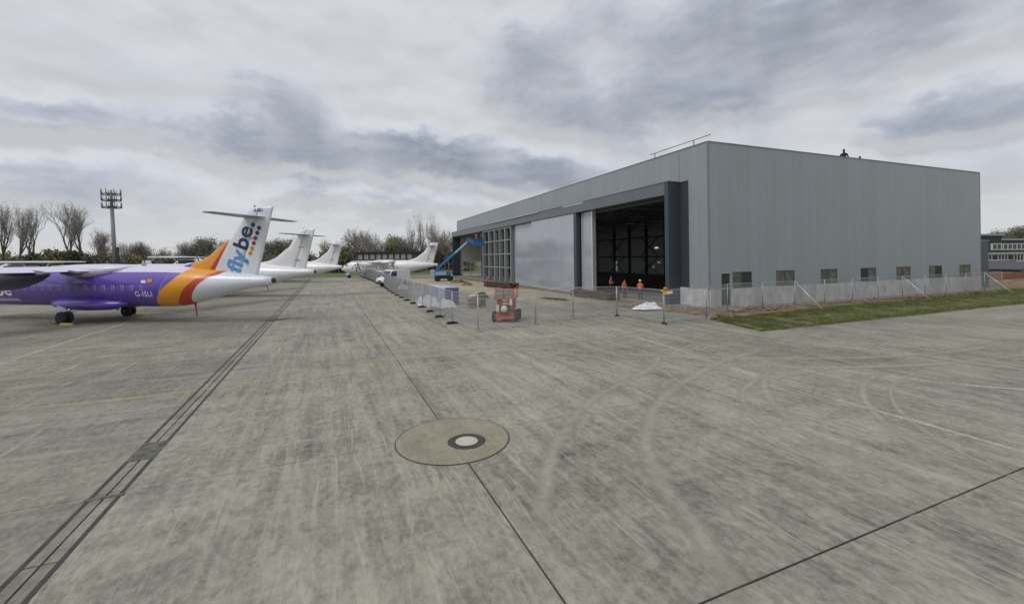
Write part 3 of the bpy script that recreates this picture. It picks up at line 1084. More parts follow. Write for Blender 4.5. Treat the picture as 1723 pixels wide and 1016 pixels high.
def fbm(x, y, s, seed=0.0):
    return mn.fractal(Vector((x * s, y * s, seed)), 0.9, 2.1, 5)


# earth along the right wall, left corner and door front
h0, h1 = hw(-2.6, -4.0), hw(62, -1.0)
k0, k1 = hw(.2, -.04), hw(62, -.04)
height_strip('soil', h0, h1, k0, k1, 260, 14, lambda u, v, x, y: -.02 + .10 * v + max(0, .16 * fbm(x, y, .55, 1)) * (1 - abs(2 * v - 1) ** 3) + .03 * fbm(x, y, 2.2, 5), 'soil')
a0, a1 = (8.2, 35.6), (14.2, 28.1)
c0, c1 = hw(-1.35, 6.0), hw(.9, -.9)
height_strip('soil', a0, a1, c0, c1, 70, 26, lambda u, v, x, y: -.03 + (.34 * max(0, math.sin(math.pi * min(1, v * 1.05)))) * (.35 + 1.0 * max(0, fbm(x, y, .6, 3) + .3)) + .03 * fbm(x, y, 2.5, 6), 'soil')
d0_, d1_ = hw(-3.0, 6.0), hw(-3.2, 75)
e0, e1 = hw(-1.5, 6.0), hw(-1.5, 75)
height_strip('soil', d0_, d1_, e0, e1, 180, 8, lambda u, v, x, y: -.035 + .10 * v + .10 * max(0, fbm(x, y, .5, 9)) * math.sin(math.pi * v), 'soil')

# pale dusty forecourt in front of the doors
fv, ff, fe = [], [], []
nu, nv = 40, 14
P00, P10, P01, P11 = (-34, 98), (6.5, 27.2), hw(-2.7, 73), hw(-2.0, 3.5)
for j in range(nv + 1):
    for i in range(nu + 1):
        u, v = i / nu, j / nv
        x = (P00[0] * (1 - u) + P10[0] * u) * (1 - v) + (P01[0] * (1 - u) + P11[0] * u) * v
        y = (P00[1] * (1 - u) + P10[1] * u) * (1 - v) + (P01[1] * (1 - u) + P11[1] * u) * v
        fv.append((x, y, .024))
        fe.append(min(1, u * 6, (1 - u) * 6, v * 3.0, (1 - v) * 8 + .4))
for j in range(nv):
    for i in range(nu):
        a = j * (nu + 1) + i
        ff.append((a, a + 1, a + nu + 2, a + nu + 1))
me = bpy.data.meshes.new('forecourt')
me.from_pydata(fv, [], ff)
me.materials.append(M['pale_conc'])
me.attributes.new('edge', 'FLOAT', 'POINT').data.foreach_set('value', fe)
tag(link('forecourt', me), kind='structure')

# grass verge: turf base with blades
VA = [(12.62, 27.0), (12.75, 25.5), (13.7, 23.85)]
g_front0, g_front1 = Vector((13.3, 23.75)), Vector((62, 43.75))
g_back0, g_back1 = Vector((12.7, 27.7)), hw(50.0, -.6).to_2d()


def verge_pt(u, v):
    f = g_front0.lerp(g_front1, u)
    k = g_back0.lerp(g_back1, u)
    q = f.lerp(k, v)
    # wavy front edge and a nibbled near end
    q = q + (k - f).normalized() * (1 - v) * (.28 * fbm(q.x, q.y, .45, 2) + .16 * fbm(q.x, q.y, 1.7, 7))
    return q


vs, fs = [], []
nu, nv = 160, 12
for j in range(nv + 1):
    for i in range(nu + 1):
        q = verge_pt(i / nu, j / nv)
        vs.append((q.x, q.y, .012 + .05 * math.sin(math.pi * min(1, j / nv * 1.3 + .05)) + .03 * abs(fbm(q.x, q.y, 1.0, 4))))
for j in range(nv):
    for i in range(nu):
        a = j * (nu + 1) + i
        fs.append((a, a + 1, a + nu + 2, a + nu + 1))
me = bpy.data.meshes.new('grass_verge')
me.from_pydata(vs, [], fs)
me.materials.append(M['turf'])
me.polygons.foreach_set('use_smooth', [True] * len(fs))
tag(link('grass_verge', me), kind='structure')

NB = 70000
u = np.random.rand(NB) ** 1.5
v = np.random.rand(NB) * 1.16 - .08
F = np.array(g_front0)[None] * (1 - u[:, None]) + np.array(g_front1)[None] * u[:, None]
K = np.array(g_back0)[None] * (1 - u[:, None]) + np.array(g_back1)[None] * u[:, None]
P = F * (1 - v[:, None]) + K * v[:, None] + np.random.randn(NB, 2) * .05
tuft = np.array([fbm(x, y, .8, 11) for x, y in P])
hh = (.05 + .10 * np.clip(tuft + .35, 0, 1)) * (.6 + .8 * np.random.rand(NB))
keep = (tuft > -.55)
P, hh = P[keep], hh[keep]
n = len(P)
ang = np.random.rand(n) * 2 * np.pi
wd = .014 + .012 * np.random.rand(n)
dx, dy = np.cos(ang) * wd, np.sin(ang) * wd
lean = np.random.randn(n, 2) * .035
V3 = np.zeros((n, 3, 3))
V3[:, 0] = np.stack([P[:, 0] - dx, P[:, 1] - dy, np.full(n, .01)], 1)
V3[:, 1] = np.stack([P[:, 0] + dx, P[:, 1] + dy, np.full(n, .01)], 1)
V3[:, 2] = np.stack([P[:, 0] + lean[:, 0], P[:, 1] + lean[:, 1], .02 + hh], 1)


def tri_mesh(name, verts, mat, k=3):
    n = len(verts)
    me = bpy.data.meshes.new(name)
    me.vertices.add(n * k)
    me.vertices.foreach_set('co', verts.reshape(-1).astype(np.float32))
    me.loops.add(n * k)
    me.loops.foreach_set('vertex_index', np.arange(n * k, dtype=np.int32))
    me.polygons.add(n)
    me.polygons.foreach_set('loop_start', np.arange(0, n * k, k, dtype=np.int32))
    me.polygons.foreach_set('loop_total', np.full(n, k, dtype=np.int32))
    me.materials.append(M[mat] if isinstance(mat, str) else mat)
    me.update(calc_edges=True)
    me.validate()
    return me


tag(link('grass', tri_mesh('grass', V3, 'blade')), 'short patchy green grass along the verge beside the hangar', 'grass', kind='stuff')

# scattered rubble on the soil
rb = MB()
rr = random.Random(5)
for k in range(900):
    if rr.random() < .55:
        q = hw(rr.uniform(.3, 40) if rr.random() < .4 else rr.uniform(.3, 9), rr.uniform(-2.3, -.2))
    else:
        u_, v_ = rr.random(), rr.random()
        q = Vector((8.4 + 6 * u_, 35.4 - 7.2 * u_, 0)).lerp(hw(-1.3 + 2 * u_, 5.8 - 6.5 * u_), v_)
    r = rr.choice((.03, .04, .05, .05, .07, .10, .16))
    z = .06 + rr.uniform(0, .10)
    pts = []
    for i in range(6):
        d = [(1, 0, 0), (-1, 0, 0), (0, 1, 0), (0, -1, 0), (0, 0, .8), (0, 0, -.8)][i]
        pts.append((q.x + d[0] * r * rr.uniform(.6, 1.3), q.y + d[1] * r * rr.uniform(.6, 1.3), z + d[2] * r * rr.uniform(.6, 1.3)))
    rb.add(pts, [(0, 2, 4), (2, 1, 4), (1, 3, 4), (3, 0, 4), (2, 0, 5), (1, 2, 5), (3, 1, 5), (0, 3, 5)])
tag(rb.build('rubble', 'stone'), 'loose stones and rubble scattered on the brown soil at the hangar foot', 'rubble', kind='stuff')

# ------------------------------------------------------------------ aircraft
FUS = [(-12.7, 2.2, 2.1, .06), (-12.4, 2.6, 1.75, .45), (-11.8, 2.95, 1.45, .8), (-11.0, 3.38, 1.2, 1.12), (-10.2, 3.72, 1.08, 1.32),
       (-9.4, 3.86, 1.03, 1.41), (-8.5, 3.88, 1.02, 1.43), (5.0, 3.88, 1.02, 1.43), (6.5, 3.86, 1.03, 1.42), (7.9, 3.80, 1.12, 1.36),
       (9.5, 3.63, 1.5, 1.18), (11.0, 3.46, 1.88, .93), (12.5, 3.28, 2.22, .65), (13.8, 3.13, 2.48, .38), (14.55, 3.05, 2.6, .24)]
ORB = [(.9, 6.1), (1.31, 6.28), (1.7, 6.66), (2.19, 7.04), (2.51, 7.46), (2.82, 7.88), (3.12, 8.13), (3.43, 8.4), (3.9, 8.6)]
REB = [(.9, 7.5), (1.32, 7.84), (1.72, 8.3), (2.36, 8.82), (2.66, 9.14), (2.93, 9.49), (3.23, 10.1), (3.34, 10.5), (3.6, 10.8)]
WHB = [(.9, 8.4), (1.42, 8.79), (2.08, 9.37), (2.63, 9.84), (3.04, 10.36), (3.26, 10.97), (3.6, 11.3)]


def fus_dim(s):
    s = float(s)
    xs = [q[0] for q in FUS]
    return [float(np.interp(s, xs, [q[k] for q in FUS])) for k in (1, 2, 3)]


def fus_pt(s, th):
    tp, bt, hwd = fus_dim(s)
    return (s, hwd * math.cos(th), (tp + bt) / 2 + (tp - bt) / 2 * math.sin(th))


def fus_y(s, z):
    tp, bt, hwd = fus_dim(s)
    q = (z - (tp + bt) / 2) / ((tp - bt) / 2)
    return hwd * math.sqrt(max(0, 1 - q * q))


def fin_half(frac):
    """half thickness of the fin along its chord"""
    return .02 + .15 * math.sqrt(max(frac, 0)) * (1 - max(0, min(frac, 1))) * 1.9


FIN_LE = [(3.0, 6.6), (3.62, 6.9), (3.9, 7.7), (4.06, 8.42), (4.36, 9.43), (4.99, 10.3), (5.5, 11.0), (5.65, 11.33), (7.25, 12.44), (7.5, 12.75), (7.67, 13.1)]
FIN_R1 = [(3.0, 9.35), (3.31, 9.52), (5.61, 11.32)]
FIN_R2 = [(3.0, 9.9), (3.35, 10.04), (5.6, 11.36)]
FIN_H = [(3.0, 11.95), (7.0, 13.42), (7.67, 13.75)]
FIN_TE = [(3.0, 13.35), (7.67, 14.63)]


def fin_side(s, z):
    le, te = lerp_table(FIN_LE, z), lerp_table(FIN_TE, z)
    return fin_half((s - le) / max(te - le, .1))


def airfoil(n=12, tk=.18):
    """unit-chord outline: list of (x, z) going round"""
    up, lo = [], []
    for i in range(n + 1):
        x = .5 * (1 - math.cos(math.pi * i / n))
        y = 5 * tk * (.2969 * math.sqrt(x) - .126 * x - .3516 * x * x + .2843 * x ** 3 - .1036 * x ** 4)
        up.append((x, y))
        lo.append((x, -y * .75))
    return up[::-1] + lo[1:-1]


def make_airliner(name, label, loc, rz, livery, short=False, group=None):
    root = thing(name, label, 'aircraft', loc, rz, group)
    body = 'white_paint' if livery == 'white' else 'purple'
    sh = (lambda s: s - 2.25 * np.clip((s - 2.5) / 2, 0, 1) + 2.25 * np.clip((-4.6 - s) / 2, 0, 1)) if short else (lambda s: s)

    def fix(me):
        if short:
            for v in me.vertices:
                v.co.x = sh(v.co.x)
        return me

    def put(b, nm, mats, par=root):
        return link(nm, fix(b.mesh(nm, mats)), par)

    # fuselage
    NTH = 32
    front = list(np.concatenate([np.linspace(-12.7, -12.3, 4), np.linspace(-12.1, -9.2, 12), np.linspace(-8, 5.2, 12)]))
    rings = []
    cols = []
    for i in range(NTH):
        th = math.pi * 2 * (i + 0.0) / NTH
        marks = []
        for tab in (ORB, REB, WHB):
            s = 8.0
            for _ in range(12):
                s = .5 * s + .5 * float(lerp_table(tab, fus_pt(s, th)[2]))
            marks.append(s)
        ss = list(front)
        seg = [5.2] + marks + [14.55]
        for a, c, kk in zip(seg, seg[1:], (3, 3, 2, 8)):
            ss += [a + (c - a) * (q + 1) / kk for q in range(kk)]
        cols.append([fus_pt(s, th) for s in ss])
    nst = len(cols[0])
    rings = [[cols[i][k] for i in range(NTH)] for k in range(nst)]
    nf = len(front)

    def fm(k, i):
        if livery == 'white':
            return 0
        if k >= nf - 1 + 8:
            return 3
        if k >= nf - 1 + 6:
            return 2
        if k >= nf - 1 + 3:
            return 1
        return 4 if NTH // 8 <= i < NTH // 8 * 3 else 0
    b = MB()
    b.loft(rings, facemat=fm)
    fus = put(b, 'fuselage', [body, 'orange', 'red', 'tail_white', 'roof_lav'])
    b = MB()
    b.lathe((14.5, 0, 2.82), (1, 0, 0), [(0, .19), (.12, .17), (.2, .10), (.22, .02)], 14)
    put(b, 'tail_cone', 'dark_metal')

    def patch(s0, s1, z0, z1, side, nm, mat, par=fus, out=.008, n=4, skew=0.0):
        vs, fs = [], []
        for j in range(n + 1):
            for i in range(n + 1):
                z = z0 + (z1 - z0) * j / n
                s = s0 + (s1 - s0) * i / n + skew * j / n
                vs.append((s, side * (fus_y(s, z) + out), z))
        for j in range(n):
            for i in range(n):
                a = j * (n + 1) + i
                fs.append((a, a + 1, a + n + 2, a + n + 1))
        bb_ = MB()
        bb_.add(vs, fs, 0, True)
        return put(bb_, nm, mat, par)
    # windows: bright surround with the pane in it
    for side in (-1, 1):
        k = 0
        for s in np.arange(-9.3, 6.4, .785):
            if short and abs(s - 3.2) < 1.6 or short and -7 < s < -4.6:
                continue
            f = patch(s - .13, s + .13, 2.24, 2.58, side, 'window', 'lilac_print' if livery != 'white' else 'tail_grey', out=.006, n=2)
            patch(s - .085, s + .05, 2.27, 2.53, side, 'pane', 'cabin_glass', f, out=.011, n=2)
        for s0, s1, z0, z1 in ((-11.5, -11.12, 2.72, 3.1), (-11.05, -10.6, 2.72, 3.15)):
            patch(s0, s1, z0, z1, side, 'windscreen', 'cabin_glass', out=.012)
        # door outlines
        for s0, s1 in ((6.95, 7.0),):
            if livery != 'white':
                patch(s0 - .35, s1 - .35, 1.35, 3.2, side, 'door_seam', 'lilac_print', out=.007, n=6, skew=.9)
        if livery == 'white':
            patch(5.55, 5.58, 1.3, 3.1, side, 'door_seam', 'tail_grey', out=.006, n=4)
            patch(6.35, 6.38, 1.3, 3.1, side, 'door_seam', 'tail_grey', out=.006, n=4)
    # wing
    sec = airfoil(12, .17)
    rings = []
    for y, ch, le, z in ((-13.5, 1.45, -.95, 3.80), (-13.2, 1.6, -1.0, 3.79), (-4.9, 2.57, -1.35, 3.70), (0, 2.57, -1.35, 3.69),
                         (4.9, 2.57, -1.35, 3.70), (13.2, 1.6, -1.0, 3.79), (13.5, 1.45, -.95, 3.80)):
        rings.append([(le + x * ch, y, z + t * ch - .055 * x * ch) for x, t in sec])
    b = MB()
    b.loft(rings)
    wing = put(b, 'wing', 'roof_lav' if livery != 'white' else 'white_paint')
    # fairing over the wing root
    rings = []
    for s, hwd, zt, zb in ((-2.6, .3, 3.86, 3.75), (-2.0, .9, 3.99, 3.5), (-1.2, 1.28, 4.03, 3.1), (.9, 1.38, 4.03, 2.98), (2.0, 1.25, 3.98, 3.15), (3.1, .9, 3.9, 3.45), (3.8, .3, 3.87, 3.75)):
        ring_ = []
        for i in range(20):
            th = 2 * math.pi * i / 20
            ring_.append((s, hwd * 1.06 * math.copysign(abs(math.cos(th)) ** .7, math.cos(th)), (zt + zb) / 2 + (zt - zb) / 2 * math.copysign(abs(math.sin(th)) ** .7, math.sin(th))))
        rings.append(ring_)
    b = MB()
    b.loft(rings)
    put(b, 'wing_fairing', 'roof_lav' if livery != 'white' else 'white_paint')
    for side in (-1, 1):
        for y in (2.4, 6.6, 9.4):
            b = MB()
            b.lathe((.1, side * y, 3.52 if y < 5 else 3.68), (1, 0, -.06), [(0, .02), (.3, .14), (1.0, .19), (1.7, .12), (2.1, .02)], 10)
            put(b, 'flap_fairing', 'nacelle_shaded' if livery != 'white' else body, wing)
        # nacelle and propeller
        y = side * 4.05
        rings = []
        for s, r, zc, kz in ((-4.25, .26, 3.22, 1), (-4.1, .36, 3.18, 1.1), (-3.5, .50, 3.12, 1.2), (-2.5, .56, 3.08, 1.3), (-1.2, .58, 3.14, 1.25), (.0, .52, 3.2, 1.1), (1.0, .40, 3.3, .9), (1.7, .2, 3.42, .7), (1.9, .05, 3.45, .5)):
            rings.append([(s, y + r * math.cos(2 * math.pi * i / 18), zc + r * kz * math.sin(2 * math.pi * i / 18)) for i in range(18)])
        b = MB()
        b.loft(rings)
        nac = put(b, 'engine_nacelle', 'nacelle_shaded' if livery != 'white' else 'white_paint')
        b = MB()
        b.lathe((-4.28, y, 3.22), (-1, 0, 0), [(-.02, .25), (.2, .23), (.45, .14), (.58, .03)], 14)
        sp = put(b, 'propeller', 'dark_metal', nac)
        for k in range(6):
            t0 = 2 * math.pi * k / 6 + .15
            d = Vector((0, math.cos(t0), math.sin(t0)))
            tn = Vector((0, -math.sin(t0), math.cos(t0)))
            c0 = Vector((-4.5, y, 3.22))
            rs = []
            for r, w_, tw in ((.2, .10, .9), (.6, .20, .7), (1.2, .27, .45), (1.7, .25, .3), (1.95, .12, .25)):
                ax_ = (tn * math.cos(tw) + Vector((1, 0, 0)) * math.sin(tw)) * w_ / 1
                nn = ax_.cross(d).normalized() * .025
                c = c0 + d * r
                rs.append([c - ax_ * .5, c + nn, c + ax_ * .5, c - nn])
            b = MB()
            b.loft(rs)
            put(b, 'blade', 'dark_metal', sp)
    # fin and rudder
    zs_ = [3.0, 3.3, 3.62, 3.78, 3.92, 4.06, 4.25, 4.5, 4.8, 5.1, 5.4, 5.62, 6.0, 6.6, 7.1, 7.35, 7.55, 7.67]

    def fin_rows(cuts):
        """cuts(z) gives chord stations; returns two-sided rows"""
        rows = []
        for z in zs_:
            st = cuts(z)
            L = [(s, -fin_side(s, z) * (1 if z < 7.6 else .6), z) for s in st]
            R = [(s, fin_side(s, z) * (1 if z < 7.6 else .6), z) for s in reversed(st)]
            rows.append(L + R)
        return rows

    def cut_front(z):
        le, h = float(lerp_table(FIN_LE, z)), float(lerp_table(FIN_H, z))
        p = min(max(8.2, le), h)
        r1 = max(le, float(lerp_table(FIN_R1, z)) if z < 5.6 else le)
        r2 = max(r1, float(lerp_table(FIN_R2, z)) if z < 5.6 else le)
        p = min(p, r1)
        st = [le]
        for a, c, kk in ((le, p, 3), (p, r1, 4), (r1, r2, 2), (r2, h, 5)):
            st += [a + (c - a) * (q + 1) / kk for q in range(kk)]
        return st
    b = MB()
    nrow = 15

    def finmat(k, i):
        if livery == 'white':
            return 0
        n = 2 * nrow
        j = i if i < nrow - 1 else (n - 2 - i if i < n - 1 else 0)
        j = max(0, j)
        return 0 if j < 3 else 1 if j < 7 else 2 if j < 9 else 3
    b.loft(fin_rows(cut_front), facemat=finmat)
    fin = put(b, 'fin', [body, 'orange', 'red', 'tail_white'])
    b = MB()

    def cut_rud(z):
        h, te = float(lerp_table(FIN_H, z)) + .03, float(lerp_table(FIN_TE, z))
        return [h + (te - h) * q / 5 for q in range(6)]
    b.loft(fin_rows(cut_rud))
    rud = put(b, 'rudder', 'white_paint' if livery == 'white' else 'tail_white')
    b = MB()
    for z in (4.2, 5.65):
        h = float(lerp_table(FIN_H, z))
        b.box(h - .35, h + .3, -.17, .17, z - .03, z + .03)
    put(b, 'rudder_hinge', 'tail_grey', rud)
    b = MB()
    b.tube((13.2, 0, 7.6), (13.2, 0, 7.8), .06, .05, 8)
    put(b, 'beacon', 'red', fin)
    # tailplane
    sec2 = airfoil(10, .11)
    rings = []
    for y, ch, le, z in ((-3.66, .7, 12.95, 7.0), (-3.5, 1.0, 12.75, 7.0), (0, 1.62, 12.42, 7.0), (3.5, 1.0, 12.75, 7.0), (3.66, .7, 12.95, 7.0)):
        rings.append([(le + x * ch, y, z + t * ch) for x, t in sec2])
    b = MB()
    b.loft(rings)
    put(b, 'tailplane', 'tail_grey')
    # landing-gear sponsons
    for side in (-1, 1):
        rings = []
        for s, hy, zt, zb in ((-2.6, .1, 1.45, 1.35), (-2.1, .55, 1.62, 1.02), (-1.2, .85, 1.68, .84), (.8, .9, 1.68, .80), (2.4, .7, 1.62, .86), (3.4, .35, 1.5, 1.05), (3.9, .05, 1.38, 1.25)):
            rings.append([(s, side * (.95 + hy * math.cos(2 * math.pi * i / 16)), (zt + zb) / 2 + (zt - zb) / 2 * math.sin(2 * math.pi * i / 16)) for i in range(16)])
        b = MB()
        b.loft(rings)
        put(b, 'gear_sponson', body if livery != 'white' else 'white_paint')
        b = MB()
        b.tube((-.15, side * 1.5, 1.2), (.0, side * 1.95, .55), .075, n=8)
        b.tube((.5, side * 1.3, 1.1), (.05, side * 1.95, .6), .05, n=8)
        b.tube((0, side * 1.75, .43), (0, side * 2.35, .43), .06, n=8)
        leg = put(b, 'gear_leg', 'chrome')
        for yy in (1.86, 2.24):
            b = MB()
            b.lathe((0, side * yy - .11, .43), (0, 1, 0), [(0, .25), (.0, .38), (.04, .43), (.18, .43), (.22, .38), (.22, .25)], 20)
            wh = put(b, 'wheel', 'rubber', leg)
            b = MB()
            b.lathe((0, side * yy - .09, .43), (0, 1, 0), [(-.01, .06), (.0, .22), (.18, .22), (.19, .06)], 14)
            put(b, 'wheel_hub', 'chrome', leg)
        b = MB()
        b.obox((-.75, side * 1.72, .85), (.38, 0, -.12), (0, .02, 0), (.08, side * .06, .28))
        put(b, 'gear_door', 'roof_lav' if livery != 'white' else 'white_paint', leg)
    # nose gear
    b = MB()
    b.tube((-10.75, 0, 1.3), (-10.85, 0, .36), .06, n=8)
    b.tube((-10.85, -.25, .34), (-10.85, .25, .34), .05, n=8)
    ng = put(b, 'nose_gear_leg', 'chrome')
    for yy in (-.2, .2):
        b = MB()
        b.lathe((-10.85, yy - .08, .34), (0, 1, 0), [(0, .2), (0, .3), (.04, .34), (.12, .34), (.16, .3), (.16, .2)], 18)
        put(b, 'wheel', 'rubber', ng)
    b = MB()
    b.box(-11.4, -10.5, -.42, -.38, .75, 1.2)
    b.box(-11.4, -10.5, .38, .42, .75, 1.2)
    put(b, 'gear_door', body if livery != 'white' else 'white_paint', ng)
    # panel lines and small markings
    for side in (-1, 1):
        b = MB()
        b.tube((1.0, 0, 3.88), (.8, 0, 4.25), .03, .012, 6)
        b.box(3.9, 4.3, -.015, .015, 3.88, 4.12)
    put(b, 'aerials', 'tail_grey', fus)
    if livery != 'white':
        # fin lettering both sides
        for side in (-1, 1):
            org = Vector((12.06, 3.24)) if side < 0 else Vector((12.06, 3.24))
            base_dir = Vector((13.10 - 11.92, 6.50 - 3.24)).normalized()
            up_dir = Vector((-base_dir.y, base_dir.x))
            adv = 0.0
            for word, mat in (('fly', 'light_blue'), ('be', 'navy')):
                me = text_mesh(word, 1.66, .04, 2)
                w_ = max(v.co.x for v in me.vertices)
                for v in me.vertices:
                    p = org + base_dir * (adv + v.co.x * 1.0) + up_dir * v.co.y * .95
                    v.co = (p.x, side * (fin_side(p.x, p.y) + .012), p.y)
                adv += w_ + .03
                me.materials.clear()
                me.materials.append(M[mat])
                link('lettering', me, fin)
            dots = [(13.16, 6.50, 'navy'), (13.60, 6.28, 'dot_purple'), (13.46, 5.96, 'dot_purple'), (13.32, 5.62, 'dot_red'), (13.17, 5.29, 'dot_red'), (13.04, 4.94, 'dot_orange'), (12.90, 4.62, 'dot_orange')]
            for s, z, mt in dots:
                b = MB()
                pts = [(s, side * (fin_side(s, z) + .013), z)]
                for i in range(14):
                    ss_, zz_ = s + .15 * math.cos(2 * math.pi * i / 14), z + .15 * math.sin(2 * math.pi * i / 14)
                    pts.append((ss_, side * (fin_side(ss_, zz_) + .013), zz_))
                b.add(pts, [(0, i + 1, (i + 1) % 14 + 1) for i in range(14)])
                put(b, 'dot', mt, fin)
            # registration, titles and small plates on the fuselage
            for word, size, s0, z0, bold, mat, cuts in (('G-ISLI', .50, 5.05, 1.83, .008, 'white_print', 1), ('flybe', 1.5, -8.75, 1.85, .03, 'white_print', 3)):
                me = text_mesh(word, size, bold, cuts, 1.12 if '-' in word else 1.0)
                w_ = max(v.co.x for v in me.vertices)
                for v in me.vertices:
                    s = s0 + (v.co.x if side < 0 else w_ - v.co.x)
                    z = z0 + v.co.y
                    v.co = (s, side * (fus_y(s, z) + .014), z)
                me.materials.clear()
                me.materials.append(M[mat])
                link('lettering', me, fus)
            for k in range(12):
                patch(-5.80 - k * .27, -5.62 - k * .27, 1.42, 1.64, side, 'dot', 'white_print', out=.014, n=2, skew=-.06)
            patch(5.62, 6.0, 2.74, 2.92, side, 'flag_patch', 'white_print', out=.013, n=2, skew=-.1)
            patch(6.05, 6.45, 2.78, 3.0, side, 'flag_patch', 'dot_orange', out=.013, n=2)
        me = text_mesh('G-ISLI', .26, .008, 0)
        for v in me.vertices:
            p = Vector((13.25 + v.co.x, 7.36 + v.co.y))
            v.co = (p.x, -(fin_side(p.x, p.y) + .014), p.y)
        me.materials.clear()
        me.materials.append(M['navy'])
        link('lettering', me, fin)
        # red tail support
        b = MB()
        b.tube((8.62, -.1, .50), (8.5, -.1, 1.35), .035, .07, 8)
        b.box(8.56, 8.68, -.15, -.05, .45, .52)
        put(b, 'tail_prop', 'red')
    else:
        b = MB()
        b.tube((8.4, 0, .75), (8.3, 0, 1.3), .05, .07, 8)
        put(b, 'tail_skid', 'tail_grey')
    return root


GA = -.2017
make_airliner('turboprop_airliner', 'purple turboprop airliner with orange, red and white tail, nearest of the parked aircraft', (-29.95, 31.68, 0), GA, 'purple')


def tail_at(X, Y, s=14.6, ga=GA):
    return (X - math.cos(ga) * s, Y - math.sin(ga) * s, 0)


PG = 'white parked turboprop airliners'
make_airliner('turboprop_airliner', 'plain white turboprop airliner parked directly behind the purple one', tail_at(-22.2, 49.4), GA, 'white', group=PG)
make_airliner('turboprop_airliner', 'white turboprop airliner parked third, its small tail right of the second tail', tail_at(-32.0, 82.9), GA, 'white', group=PG)
make_airliner('turboprop_airliner', 'white turboprop airliner standing side on far beyond the fence, left of the hangar', tail_at(-16.2, 97, 12.4, -.12), -.12, 'white', short=True, group=PG)


# chocks
def chock(loc, rz, label):
    t = thing('wheel_chock', label, 'wheel chock', loc, rz, 'yellow wheel chocks')
    b = MB()
    b.prism([(-.11, 0), (.11, 0), (.03, .13), (-.03, .13)], 'x', -.45, .45)
    b.build('wedge', 'chock', t)
    b = MB()
    b.tube((.5, 0, .08), (.62, .1, .03), .015, n=6)
    b.build('rope', 'rubber', t)


def pw_(s, l, z=0.0):
    return (-29.95 + math.cos(GA) * s - math.sin(GA) * l, 31.68 + math.sin(GA) * s + math.cos(GA) * l, z)


chock(pw_(-.62, -2.1), GA + 1.57, 'yellow wheel chock in front of the near main wheels of the purple airliner')
chock(pw_(.66, -2.35), GA + .12, 'yellow wheel chock behind the near main wheels of the purple airliner')
chock(pw_(.70, 2.2), GA + .1, 'yellow wheel chock behind the far main wheels of the purple airliner')

# ------------------------------------------------------------------ small high-wing aircraft behind


def light_aircraft(loc, rz, label, k=1.0):
    t = thing('light_aircraft', label, 'light aircraft', loc, rz, 'small white aircraft parked beyond the airliners')
    t.scale = (k, k, k)
    rings = []
    for s, tp, bt, hwd in ((-2.3, 1.35, 1.2, .1), (-2.1, 1.6, .95, .38), (-1.2, 1.75, .8, .5), (-.7, 1.85, .78, .55), (-.1, 2.45, .78, .6), (1.2, 2.45, .82, .58), (2.2, 2.0, 1.0, .42), (4.0, 1.7, 1.25, .2), (5.2, 1.62, 1.4, .06)):
        rings.append([(s, hwd * math.copysign(abs(math.cos(q)) ** .6, math.cos(q)), (tp + bt) / 2 + (tp - bt) / 2 * math.copysign(abs(math.sin(q)) ** .6, math.sin(q))) for q in [2 * math.pi * i / 16 for i in range(16)]])
    b = MB()
    b.loft(rings)
    b.build('fuselage', 'white_paint', t)
    sec = airfoil(8, .13)
    b = MB()
    b.loft([[(-.35 + x * c_, y, 2.5 + z_ * c_) for x, z_ in sec] for y, c_ in ((-5.4, 1.0), (-2, 1.5), (2, 1.5), (5.4, 1.0))])
    b.build('wing', 'white_paint', t)
    for s in (-1, 1):
        b = MB()
        b.bar((.2, s * .55, .95), (.3, s * 2.4, 2.45), .06, .12)
        b.build('strut', 'white_paint', t)
        b = MB()
        b.box(-.1, 1.1, s * .585 - .01, s * .60 + .01, 1.75, 2.25)
        b.build('side_window', 'cabin_glass', t)
        b = MB()
        b.bar((.3, s * .4, .85), (.3, s * 1.15, .3), .08)
        b.lathe((.3, s * 1.2 - .08, .22), (0, 1, 0), [(0, .1), (0, .22), (.16, .22), (.16, .1)], 12)
        b.build('wheel', 'rubber', t)
    b = MB()
    b.obox((-.42, 0, 2.12), (.27, 0, .28), (0, .48, 0), (-.02, 0, .02))
    b.build('windscreen', 'cabin_glass', t)
    b = MB()
    b.prism([(4.0, 1.65), (4.6, 2.95), (5.2, 2.95), (5.3, 1.6)], 'y', -.05, .05)
    b.build('fin', 'white_paint', t)
    b = MB()
    b.box(4.4, 5.3, -1.6, 1.6, 1.62, 1.68)
    b.build('tailplane', 'white_paint', t)
    b = MB()
    b.box(-2.42, -2.36, -.07, .07, .35, 2.2)
    b.build('propeller', 'dark_metal', t)
    b = MB()
    b.tube((-1.7, 0, .9), (-1.75, 0, .25), .05)
    b.lathe((-1.75, -.07, .2), (0, 1, 0), [(0, .1), (0, .2), (.14, .2), (.14, .1)], 12)
    b.build('nose_wheel', 'rubber', t)


light_aircraft((-63.5, 57.5, 0), 3.35, 'small white high wing aircraft at the far left edge, above the purple fuselage', 1.72)
light_aircraft((-61.0, 62.0, 0), .5, 'small white aircraft left of the antenna mast, second from the left edge', 1.5)
light_aircraft((-55.5, 66.5, 0), .2, 'small white aircraft just left of the antenna mast', 1.48)
light_aircraft((-56.5, 75.0, 0), .30, 'small white high wing aircraft beyond the orange dorsal fin, right of the antenna mast', 1.95)

